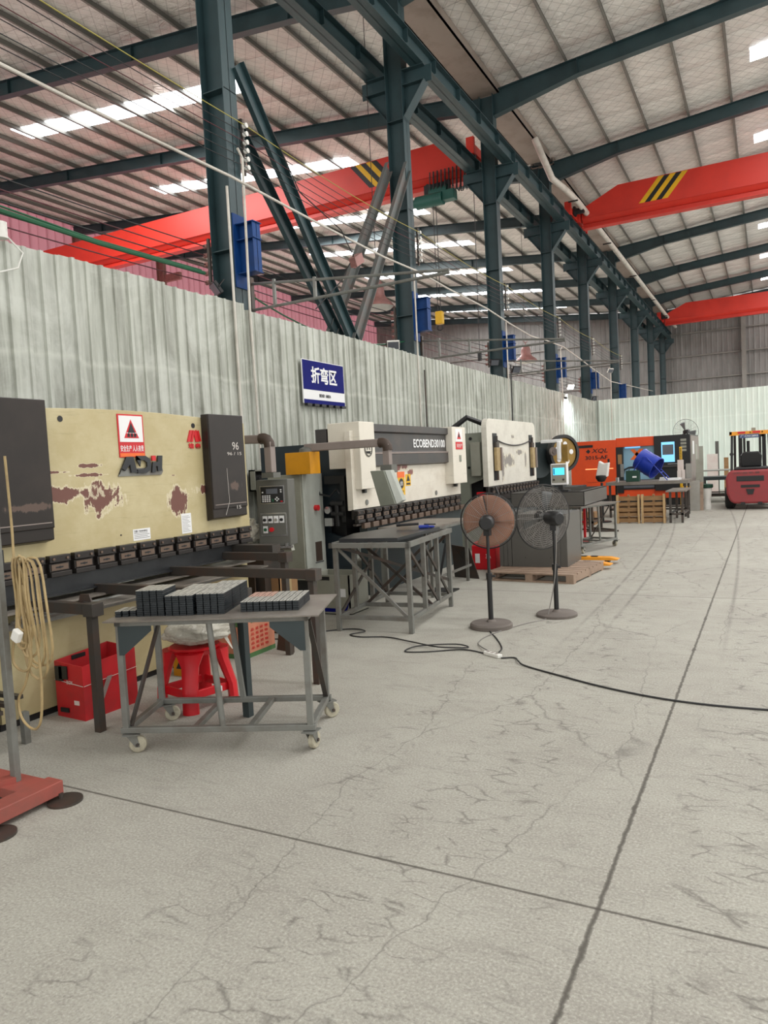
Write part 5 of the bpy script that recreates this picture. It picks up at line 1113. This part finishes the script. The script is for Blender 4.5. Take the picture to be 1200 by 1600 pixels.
# ---- dark cabinet on a pallet
t = thing('wooden_pallet', 'dusty flat wooden pallet under the dark grey sheet metal cabinet', 'pallet', (-3.4, 9.3, 0), -.1)
for k_ in range(8): MB().box(0, 1.2, .16 * k_, .16 * k_ + .13, .1, .12).build('deck_board', 'wood_dusty', t)
for x in (0, .55, 1.1): MB().box(x, x + .1, 0, 1.25, .02, .1).build('stringer', 'wood_dusty', t)
for y in (0, .6, 1.15): MB().box(0, 1.2, y, y + .09, 0, .02).build('bottom_board', 'wood_dusty', t)
t = thing('sheet_metal_cabinet', 'dark grey folded sheet metal cabinet standing on the dusty pallet', 'cabinet', (-2.87, 10.0, .12), 0, None, world=True)
B('front_panel', 'darkgrey', t, -3.19, -2.53, 9.78, 9.82, .12, .85, bevel=.004); B('body', 'darkgrey', t, -3.15, -2.43, 9.82, 10.62, .12, .84, bevel=.004)
for k_ in range(3): MB().box(-3.36 + .06 * k_, -3.33 + .06 * k_, 9.8, 10.4, .125, .87).box(-3.37 + .06 * k_, -3.315 + .06 * k_, 9.78, 9.81, .125, .87).build('folded_channel', 'darkgrey', t)
MB().cyl((-3.0, 9.775, .25), (-3.0, 9.785, .25), .006, 8).cyl((-2.65, 9.775, .25), (-2.65, 9.785, .25), .006, 8).build('screw', 'black', t)
# ---- tray on the second trolley with the lit display
t = thing('sheet_tray', 'large dark grey sheet metal tray resting on the farther casters trolley', 'tray', (-3.2, 13.1, .79), 0, None, world=True)
MB().prism([(-3.95, 12.15, .785), (-2.7, 12.15, .785), (-2.7, 12.15, 1.03), (-3.95, 12.15, 1.03)], (0, .01, 0)).box(-2.71, -2.7, 12.15, 14.05, .785, 1.03).box(-3.95, -3.94, 12.15, 14.05, .785, 1.03).box(-3.95, -2.7, 14.04, 14.05, .785, 1.03).box(-3.95, -2.7, 12.15, 14.05, .785, .795).build('tray_body', 'darkgrey', t)
MB().box(-3.95, -2.7, 12.15, 12.25, 1.02, 1.03).box(-2.8, -2.7, 12.25, 14.05, 1.02, 1.03).build('rim', 'darkgrey', t)
t = thing('display_unit', 'white framed controller with a lit cyan display standing on the dark tray', 'display', (-3.13, 12.35, 1.03), 0, None, world=True)
B('base', 'black', t, -3.26, -2.98, 12.25, 12.45, 1.03, 1.06); B('neck', 'black', t, -3.16, -3.08, 12.3, 12.4, 1.06, 1.16)
B('white_frame', 'signwhite', t, -3.275, -2.995, 12.28, 12.38, 1.14, 1.5, bevel=.012); B('face', 'cabinet', t, -3.255, -3.015, 12.272, 12.28, 1.18, 1.485); B('lit_display', 'screen', t, -3.23, -3.04, 12.268, 12.272, 1.31, 1.43)
B('ink_line', 'signblue', t, -3.22, -3.205, 12.266, 12.268, 1.32, 1.42)
for x in (-3.22, -3.06): MB().cyl((x, 12.272, 1.23), (x, 12.26, 1.23), .018, 12).build('knob', 'bare_dark', t)
# pallet jack forks
t = thing('pallet_jack', 'orange yellow pallet jack with its forks reaching out beside the dark cabinet', 'pallet jack', (-3.2, 10.8, 0), 0, None, world=True)
for y in (10.45, 11.0):
    MB().prism([(-3.4, y, .06), (-2.15, y, .05), (-2.0, y, .055), (-1.98, y, .07), (-2.1, y, .095), (-3.4, y, .11)], (0, .16, 0)).build('fork', 'fork', t, bevel=.004)
    for k_ in range(2): B('black_mark', 'black', t, -2.55 + .16 * k_, -2.45 + .16 * k_, y + .04, y + .12, .1045 - .0005 * k_, .108)
    MB().cyl((-2.15, y + .02, .035), (-2.15, y + .14, .035), .035, 12).build('roller', 'black', t)
MB().box(-3.45, -3.35, 10.45, 11.16, .05, .35).build('fork_bridge', 'fork', t); MB().cyl((-3.5, 10.8, .1), (-3.5, 10.8, .5), .05, 12).bar((-3.5, 10.8, .5), (-3.75, 10.8, 1.2), .03, .03).build('pump_handle', 'black', t); MB().cyl((-3.5, 10.72, .08), (-3.5, 10.88, .08), .08, 16).build('steer_wheel', 'black', t)
# red pole by second trolley
tag(MB().box(-3.12, -3.08, 13.9, 13.94, 0, .82).box(-3.35, -3.12, 13.9, 13.94, .35, .39).box(-3.2, -3.0, 13.8, 14.0, 0, .01).build('red_post', 'red'), 'thin red post standing behind the farther casters trolley', 'post')

# ---- extension cords
def cord(pts, r, m, label):
    tag(MB().tube(smoothpts([(x, y, r + .001 + (z if z else 0)) for x, y, z in pts], 6), r, 6).build('extension_cord', m, smooth=True), label, 'cord')
t = thing('power_strip', 'white power strip lying on the floor at the middle of the black cord', 'socket', (-2.04, 5.64, 0), -.5)
MB().box(-.09, .09, -.025, .025, 0, .03).build('body', 'white', t, bevel=.006)
for k_ in range(3): B('outlet', 'arm', t, -.07 + .05 * k_, -.04 + .05 * k_, -.015, .015, .03, .031)
cord([(-1.95, 5.58, 0), (-1.85, 5.62, 0), (-1.78, 5.5, .01), (-1.7, 5.42, 0), (-1.4, 5.25, 0), (-1.0, 5.05, 0), (-.56, 4.92, 0), (-.1, 4.91, 0), (.5, 5.0, 0), (1.5, 5.1, 0)], .0065, 'cable', 'black cord running right across the floor joint from the power strip')
cord([(-2.12, 5.68, 0), (-2.35, 5.75, 0), (-2.6, 5.6, 0), (-2.8, 5.55, .0), (-2.75, 5.72, .01), (-2.45, 5.85, .015), (-2.3, 5.75, .02), (-2.55, 5.7, .02), (-2.9, 5.85, .01), (-3.2, 5.98, 0), (-3.45, 5.92, 0), (-3.6, 5.98, 0), (-3.5, 6.1, .01), (-3.7, 6.2, 0), (-3.95, 6.0, 0), (-4.05, 5.7, 0), (-4.3, 5.6, 0)], .006, 'cable', 'looped black cord on the floor between the power strip and the braced table')
cord([(-2.0, 5.68, .02), (-2.05, 5.9, 0), (-2.2, 6.2, 0), (-2.35, 6.45, 0), (-2.43, 6.62, .06)], .006, 'cable', 'grey cord from the brown fan base down to the power strip')
cord([(-2.1, 5.7, .02), (-2.3, 6.0, 0), (-2.3, 6.35, 0), (-2.15, 6.8, 0), (-2.0, 7.1, 0), (-1.99, 7.2, .06), (-1.93, 7.25, .4), (-1.9, 7.28, .9)], .005, 'wire', 'thin grey cord rising from the floor to the tall wire guard fan')

# ================================================================ FAR GROUP
# laser cutter
t = thing('laser_cutter', 'orange and black laser cutting machine with lit screen by the mint wall', 'machine', (-3.7, 24, 0), 0, None, world=True)
Y0 = 23.5
B('orange_housing', 'orange', t, -5.6, -4.2, Y0, 26.2, .35, 2.06, bevel=.01); B('top_beam', 'orange', t, -4.2, -3.08, Y0, 26.2, 1.82, 2.1, bevel=.01)
B('lower_panel', 'orange', t, -4.2, -2.1, Y0 + .05, 26.0, .22, .5); B('plinth', 'black', t, -5.5, -2.1, Y0 + .1, 26.0, 0, .35)
B('window', 'laserglass', t, -4.0, -3.1, Y0 + .12, Y0 + .16, .8, 1.83); B('window_light', 'led', t, -3.95, -3.5, Y0 + .1, Y0 + .12, 1.78, 1.82).data.materials[0] = MT['screen2']
B('door_post', 'black', t, -4.2, -4.0, Y0 - .01, Y0 + .2, .4, 1.82); B('sill', 'black', t, -4.0, -3.1, Y0 + .02, Y0 + .3, .5, .8); B('bed_glimpse', 'screen_dk', t, -4.0, -3.1, Y0 + .0, Y0 + .02, .55, .62)
for s_ in (-1, 1): MB().prism([(-3.6 - .2 * s_, Y0 + .112, 1.42), (-3.6 - .07 * s_, Y0 + .112, 1.42), (-3.6 + .2 * s_, Y0 + .112, 1.74), (-3.6 + .07 * s_, Y0 + .112, 1.74)], (0, .004, 0)).build('orange_cross', 'signorange', t)
B('orange_label', 'signorange', t, -3.68, -3.5, Y0 + .115, Y0 + .12, 1.12, 1.2)
MB().tube([(-4.0, Y0 + .1, 1.0), (-3.98, Y0 + .1, 1.12), (-3.85, Y0 + .1, 1.18), (-3.2, Y0 + .1, 1.24)], .025, 6).build('cable_chain', 'black', t)
B('control_housing', 'black', t, -3.08, -2.07, Y0 - .05, 26.2, .45, 2.1, bevel=.01); B('side_grey', 'arm', t, -2.07, -2.05, Y0, 26.2, .5, 2.06)
B('control_screen', 'screen2', t, -2.87, -2.5, Y0 - .06, Y0 - .05, 1.3, 1.9); B('screen_window', 'screen_dk', t, -2.84, -2.53, Y0 - .064, Y0 - .06, 1.52, 1.82)
B('console', 'band', t, -3.05, -2.15, Y0 - .12, Y0 - .05, 1.15, 1.2); B('console_row', 'chrome', t, -2.7, -2.4, Y0 - .07, Y0 - .05, 1.23, 1.25)
for i in range(4): B('grey_label', 'cabinet', t, -2.33, -2.17, Y0 - .056, Y0 - .05, 1.6 + .1 * i, 1.67 + .1 * i)
B('vent_box', 'black', t, -5.35, -4.9, Y0 - .02, Y0, 1.86, 1.94); B('door_line', 'black', t, -5.1, -4.78, Y0 - .004, Y0, 1.18 - .42, 1.185 - .42)
B('yellow_strip', 'signorange', t, -5.15, -4.3, Y0 - .01, Y0, 1.17, 1.195).data.materials[0] = MT['strip'] = emit('orange light strip', S(255, 170, 110), .9)
text('XQL', 'ink', t, (-4.7, Y0 - .006, 1.74), .5, .15, RY, ext=.004, shear=.25, bold=.01); MB().prism([(-5.12, Y0 - .008, 1.74), (-5.04, Y0 - .008, 1.67), (-4.98, Y0 - .008, 1.74), (-5.04, Y0 - .008, 1.81)], (0, .006, 0)).build('logo_mark', 'ink', t); text('3015-AF', 'ink', t, (-4.8, Y0 - .006, 1.54), .68, .12, RY, ext=.004, bold=.01); text('1', 'ink', t, (-4.43, Y0 - .006, 1.4), .06, .16, RY, ext=.004)
MB().box(-4.08, -3.98, Y0 - .02, Y0 + .05, .9, 1.3).build('door_handle', 'chrome', t) ; B('brown_strip', 'carton', t, -4.15, -4.03, Y0 - .015, Y0, 1.3, 1.6)
B('paper_note', 'signwhite', t, -2.05, -2.045, 24.0, 24.5, 1.5, 1.9); B('paper_note', 'sage', t, -2.05, -2.045, 23.6, 23.8, 1.3, 1.75); B('paper_note', 'cabinet', t, -2.05, -2.045, 24.9, 25.6, 1.2, 1.8)
# yellow light post with papers
t = thing('light_curtain_post', 'yellow safety post with taped papers before the laser machine', 'post', (-2.05, 20.6, 0), 0, None, world=True)
B('post', 'yellow', t, -2.08, -2.02, 20.58, 20.64, 0, 1.72); B('foot', 'yellow', t, -2.02, -1.85, 20.5, 20.7, .62, .68); B('base_plate', 'black', t, -2.12, -1.98, 20.52, 20.7, 0, .02)
for i in range(10): B('sensor_cell', 'black', t, -2.07, -2.03, 20.574, 20.58, 1.3 + i * .04, 1.315 + i * .04)
B('paper', 'papergrey', t, -2.13, -1.98, 20.55, 20.56, 1.02, 1.38); B('paper', 'papergrey', t, -2.14, -2.03, 20.54, 20.55, .85, 1.1); B('paper', 'papergrey', t, -2.04, -1.95, 20.54, 20.55, .84, 1.12)
# upright pallets
def upal(x, lab):
    t = thing('wooden_pallet', lab, 'pallet', (x, 17.6, 0), 0, 'upright pallets by the far tables')
    for k_ in range(5): MB().box(0, .52, 0, .02, .02 + .125 * k_ + .012 * (k_ % 2), .11 + .125 * k_).build('slat', 'wood', t)
    for xx in (0, .47): MB().box(xx, xx + .045, -.045, 0, 0, .66).build('upright', 'wood_pale', t)
    for k_ in range(4): MB().box(0, .52, .09, .11, .05 + .16 * k_, .14 + .16 * k_).build('back_slat', 'wood', t)
    for xx in (0, .24, .47): MB().box(xx, xx + .045, .02, .09, 0, .66).build('stringer', 'wood', t)
upal(-3.17, 'upright slatted wooden pallet, left one of the pair under the far tables')
upal(-2.62, 'upright slatted wooden pallet, right one of the pair under the far tables')
def table(name, lab, x0, x1, y0, y1, h_, m='top', leg=.05, thick=.03):
    t = thing(name, lab, 'table', ((x0 + x1) / 2, (y0 + y1) / 2, 0), 0, None, world=True)
    B('top_sheet', m, t, x0, x1, y0, y1, h_ - thick, h_)
    for x in (x0 + .06, x1 - .06 - leg):
        for y in (y0 + .06, y1 - .06 - leg): MB().box(x, x + leg, y, y + leg, 0, h_ - thick).build('leg', 'bare_dark', t)
    MB().box(x0 + .06, x1 - .06, y0 + .06, y0 + .1, .18, .22).box(x0 + .06, x1 - .06, y1 - .1, y1 - .06, .18, .22).box(x1 - .1, x1 - .06, y0 + .06, y1 - .06, .18, .22).box(x0 + .06, x0 + .1, y0 + .06, y1 - .06, .18, .22).build('lower_frame', 'bare_dark', t)
    return t
table('work_table', 'low narrow table with a pinkish worn top right of the upright pallets', -2.08, -1.66, 17.5, 18.95, .73)
table('work_table', 'higher dark steel table carrying the blue drum fan', -3.7, -1.75, 19.15, 20.2, .9, thick=.08)
table('work_table', 'grey table behind the red forklift by the mint wall', -2.1, -.9, 25.4, 26.6, .95, 'steelplate')
table('work_table', 'heavy dark welding table behind the white bag', -1.95, -.6, 24.2, 25.1, .78, 'gusset', .12, .1)
table('side_table', 'small steel table with papers left of the upright pallets', -3.75, -3.25, 15.6, 16.7, .78)
t = thing('paper_stack', 'white paper sheet stack on the small steel table', 'paper', (-3.5, 16.0, .78)); MB().box(-.2, .2, -.3, .3, 0, .03).build('sheets', 'signwhite', t)
# blue drum fan
t = thing('drum_fan', 'blue drum fan tilted on a tubular stand on the far table', 'fan', (-2.75, 19.6, .9), 0, None, world=True)
dc = Vector((-2.72, 19.6, 1.33)); da = Vector((.78, -.25, -.5)).normalized()
MB().lathe([(.27, -.25), (.29, -.25), (.28, -.2), (.285, -.1), (.275, 0), (.285, .1), (.28, .2), (.29, .25), (.27, .25), (.27, -.25)], dc, da, 40).build('drum', 'bluefan', t, smooth=True)
g = MB(); uu = da.orthogonal().normalized(); vv = da.cross(uu)
for sg in (-.24, .24):
    for r_ in (.06, .11, .16, .21, .26): g.tube([dc + da * sg + (uu * math.cos(a) + vv * math.sin(a)) * r_ for a in [2 * PI * q / 24 for q in range(24)]], .004, 3, True)
g.build('grille', 'black', t)
for k_ in range(4):
    a = k_ * PI / 2; e = uu * math.cos(a) + vv * math.sin(a); e2 = uu * math.cos(a + .7) + vv * math.sin(a + .7)
    MB().add([dc + e * .04, dc + e * .24 + da * .03, dc + e2 * .24 - da * .03, dc + e2 * .04], [(0, 1, 2, 3)]).build('blade', 'bluefan', t, solid=.004)
sf = MB()
for yy in (19.3, 19.9):
    sf.tube([(-3.2, yy, .92), (-2.95, yy, 1.3), (-2.82, yy, 1.5), (-2.72, yy, 1.5), (-2.6, yy, 1.35), (-2.25, yy, .92)], .014, 6)
sf.tube([(-3.2, 19.3, .92), (-3.2, 19.9, .92)], .014, 6).tube([(-2.25, 19.3, .92), (-2.25, 19.9, .92)], .014, 6).tube([(-2.42, 19.3, 1.1), (-2.42, 19.9, 1.1)], .014, 6); sf.build('stand', 'bluefan', t, smooth=True)
t = thing('tool_case', 'dark green box at left end of the far table below the drum fan', 'box', (-3.05, 19.2, .9)); MB().box(-.16, .16, -.02, .2, 0, .28).build('body', 'greenbox', t, bevel=.01); B('label', 'signwhite', t, .0, .1, -.022, -.02, .1, .14); MB().tube([(-.1, .1, .28), (-.08, .1, .34), (.08, .1, .34), (.1, .1, .28)], .01, 6).build('handle', 'black', t)
tag(MB().cyl((-3.42, 19.25, .9), (-3.42, 19.25, 1.02), .05, 12).build('metal_cup', 'chrome'), 'small metal cup left of the dark green box', 'cup')
t = thing('crumpled_papers', 'pile of white crumpled papers right of the drum fan on the far table', 'paper', (-2.1, 19.5, .9)); MB().prism([(-.2, -.1, 0), (.1, -.15, 0), (.15, .1, 0), (-.1, .15, 0)], (.02, .01, .05)).prism([(-.35, -.1, 0), (-.22, -.15, 0), (-.2, .1, 0)], (.02, .01, .08)).build('sheets', 'signwhite', t)
t = thing('covered_monitor', 'black pole monitor covered by a white plastic bag before the orange panel', 'monitor', (-3.55, 17.9, 0), 0, None, world=True)
MB().cyl((-3.55, 17.9, 0), (-3.55, 17.9, .95), .03, 10).cyl((-3.55, 17.9, 0), (-3.55, 17.9, .03), .2, 20).build('pole', 'black', t); MB().lathe([(0, -.12), (.08, -.1), (.13, -.02), (.13, .04), (0, .06)], (-3.56, 17.9, 1.08), (0, 0, 1), 16).build('head', 'black', t, smooth=True)
MB().prism([(-3.68, 17.85, 1.12), (-3.42, 17.85, 1.08), (-3.37, 17.85, 1.42), (-3.5, 17.85, 1.4), (-3.6, 17.85, 1.47)], (.02, .12, .01)).build('bag', 'bag', t, bevel=.02)
# plates leaning and bag
def lean(name, m, x0, x1, y, h_, lab, d=.15):
    return tag(MB().prism([(x0, y, 0), (x1, y, 0), (x1, y + d, h_), (x0, y + d, h_)], (0, .02, 0)).build(name, m), lab, 'plate', None)
lean('steel_plate', 'steelplate', -2.0, -1.66, 21.1, .8, 'tall grey steel plate leaning before the laser machine')
lean('steel_plate', 'wood_dusty', -1.66, -1.58, 21.2, .75, 'narrow brownish plate edge beside the tall grey plate')
lean('steel_plate', 'steelplate', -2.1, -1.95, 22.2, 1.25, 'grey plate leaning on the black side of the laser machine')
lean('steel_plate', 'cabinet', -1.9, -1.7, 22.9, 1.35, 'light grey plate leaning behind the yellow post', .3)
t = thing('dust_bag', 'white woven dust bag under a green collar beside the leaning plates', 'bag', (-1.5, 21.5, 0))
MB().lathe([(0, 0), (.09, .0), (.1, .1), (.085, .28), (.1, .32), (.12, .6), (.13, .66)], n=18).build('sack', 'bag', t, smooth=True); MB().lathe([(.135, .58), (.15, .6), (.15, .68), (0, .7)], n=18).build('collar', 'greenbox', t, smooth=True)
# clutter cabinet behind the laser machine
for i, (x, y, w_, h_, m, lab) in enumerate(((-1.95, 28.2, .35, 1.45, 'papergrey', 'pinkish cardboard panel standing by the mint wall'), (-2.35, 28.6, .25, 1.75, 'cabinet', 'grey upright panel by the mint wall behind the laser machine'), (-1.45, 29.0, .15, 1.3, 'wood', 'brown wooden board by the mint wall'), (-1.75, 29.4, .12, 1.9, 'darkgrey', 'dark grey profile standing by the mint wall'))):
    tag(B('upright_panel', m, None, x, x + w_, y, y + .05, 0, h_), lab, 'panel')
# tall fan by the mint wall
t = fan('tall black pedestal fan behind the laser machine against the mint wall', (-2.1, 27.2), (-2.5, 26.9, 2.25), (-.25, -1, -.1), .42, (3, .62, .8), 'fan_grey', .25, rings=8)
# ---- forklift
t = thing('forklift', 'faded red forklift seen from behind, yellow overhead guard and blue plate', 'forklift', (-.45, 22.2, 0), 0, None, world=True)
xc = -.43
def off(p): return (xc + p[0], p[1], p[2])
cw = [(-.58, .42), (-.5, .22), (-.4, .16), (.4, .16), (.5, .22), (.58, .42), (.6, .8), (.56, .95), (.48, 1.03), (-.48, 1.03), (-.56, .95), (-.6, .8)]
MB().prism([off((x, 21.15, z)) for x, z in cw], (0, .5, 0)).build('counterweight', 'forklift', t, bevel=.05)
MB().box(xc - .34, xc + .3, 21.14, 21.16, .74, .88).build('radiator_opening', 'black', t, bevel=.02) ; MB().box(xc - .24, xc + .2, 21.14, 21.16, .58, .65).build('lower_slot', 'black', t); MB().prism([off((-.12, 21.13, .54)), off((.08, 21.13, .54)), off((.04, 21.13, .4)), off((-.08, 21.13, .4))], (0, .03, 0)).build('tow_hole', 'black', t)
for s_ in (-1, 1): B('foot_notch', 'black', t, xc + s_ * .2 - .05, xc + s_ * .2 + .05, 21.14, 21.2, .14, .2)
text('CPC30 机 器', 'band', t, (xc - .1, 21.145, .96), .6, .05, RY, ext=.001)
B('chassis', 'forklift', t, xc - .5, xc + .5, 21.6, 23.2, .25, .95, bevel=.03); B('hood', 'black', t, xc - .4, xc + .4, 21.35, 22.2, 1.02, 1.1, bevel=.03)
for s_ in (-1, 1):
    for y, r_ in ((21.75, .3), (23.1, .34)):
        wx = xc + s_ * .52; MB().lathe([(.1, -.11), (r_ * .85, -.12), (r_, -.08), (r_, .08), (r_ * .85, .12), (.1, .11)], (wx, y, r_), (1, 0, 0), 28).build('tyre', 'rubber', t, smooth=True)
        MB().lathe([(0, -.09), (.14, -.1), (.16, -.06), (.16, .06), (.14, .1), (0, .09)], (wx, y, r_), (1, 0, 0), 16).build('wheel_rim', 'forklift', t, smooth=True)
MB().box(xc - .25, xc + .25, 21.75, 22.2, 1.1, 1.2).prism([(xc - .24, 21.72, 1.1), (xc + .24, 21.72, 1.1), (xc + .26, 21.68, 1.4), (xc + .18, 21.68, 1.5), (xc - .18, 21.68, 1.5), (xc - .26, 21.68, 1.4)], (0, .1, 0)).build('seat', 'black', t, bevel=.03)
for s_ in (-1, 1):
    MB().bar((xc + s_ * .46, 21.45, 1.0), (xc + s_ * .44, 21.6, 1.98), .06, .06).build('guard_post', 'black', t); MB().bar((xc + s_ * .44, 23.1, .9), (xc + s_ * .42, 22.8, 1.98), .06, .06).build('guard_post', 'black', t)
gr = MB(); gr.box(xc - .5, xc + .5, 21.5, 21.56, 1.94, 2.04).box(xc - .5, xc - .44, 21.5, 22.9, 1.96, 2.04).box(xc + .44, xc + .5, 21.5, 22.9, 1.96, 2.04).box(xc - .5, xc + .5, 22.84, 22.9, 1.96, 2.04)
for k_ in range(5): gr.box(xc - .3 + .14 * k_, xc - .27 + .14 * k_, 21.5, 22.9, 1.98, 2.02)
gr.build('overhead_guard', 'fork', t)
for k_ in range(2): B('red_stripe', 'signred', t, xc - .3 + .35 * k_, xc - .12 + .35 * k_, 21.494, 21.5, 1.98, 2.03)
B('plate', 'signblue', t, xc - .26, xc + .2, 21.46, 21.48, 1.86, 1.96).data.materials[0] = MT['plate'] = paint('blue number plate', S(70, 84, 120), .5); text('厂·CN12893', 'signwhite', t, (xc - .03, 21.458, 1.91), .4, .06, RY, ext=.001)
B('beacon', 'cabinet', t, xc + .02, xc + .12, 21.6, 21.7, 2.04, 2.12)
ms = MB()
for s_ in (-1, 1): ms.box(xc + s_ * .3 - .05, xc + s_ * .3 + .05, 23.35, 23.5, .1, 2.0).box(xc + s_ * .2 - .03, xc + s_ * .2 + .03, 23.3, 23.4, .1, 1.95)
ms.box(xc - .3, xc + .3, 23.35, 23.5, 1.9, 2.0).box(xc - .3, xc + .3, 23.35, 23.5, .3, .4).cyl((xc - .1, 23.4, .3), (xc - .1, 23.4, 1.8), .04, 10); ms.build('mast', 'black', t)
for s_ in (-1, 1): MB().prism([(xc + s_ * .25 - .05, 23.5, .05), (xc + s_ * .25 + .05, 23.5, .05), (xc + s_ * .25 + .05, 23.5, .6), (xc + s_ * .25 - .05, 23.5, .6)], (0, .05, 0)).box(xc + s_ * .25 - .05, xc + s_ * .25 + .05, 23.55, 24.5, .05, .09).build('fork', 'bare_dark', t)
MB().tube([(xc - .15 + .15 * math.cos(a), 22.6, 1.25 + .15 * math.sin(a)) for a in [k_ * PI / 8 for k_ in range(16)]], .015, 6, True).build('steering_wheel', 'black', t)
MB().cyl((xc - .45, 21.4, 1.45), (xc - .45, 21.38, 1.45), .05, 12).build('rear_lamp', 'black', t)
# dark pallet strips / scrap on the floor near the second trolley
tag(MB().bar((-3.6, 16.5, .02), (-2.9, 15.9, .02), .04, .03).bar((-3.9, 16.2, .02), (-3.1, 15.8, .02), .04, .03).bar((-3.5, 15.6, .02), (-2.8, 15.7, .02), .03, .03).build('scrap_bar', 'bare_dark'), 'loose dark steel bars lying on the floor behind the farther trolley', 'scrap')
tag(B('scrap_box', 'carton', None, -4.0, -3.6, 17.2, 17.5, 0, .3), 'low brown box on the floor left of the upright pallets', 'box')
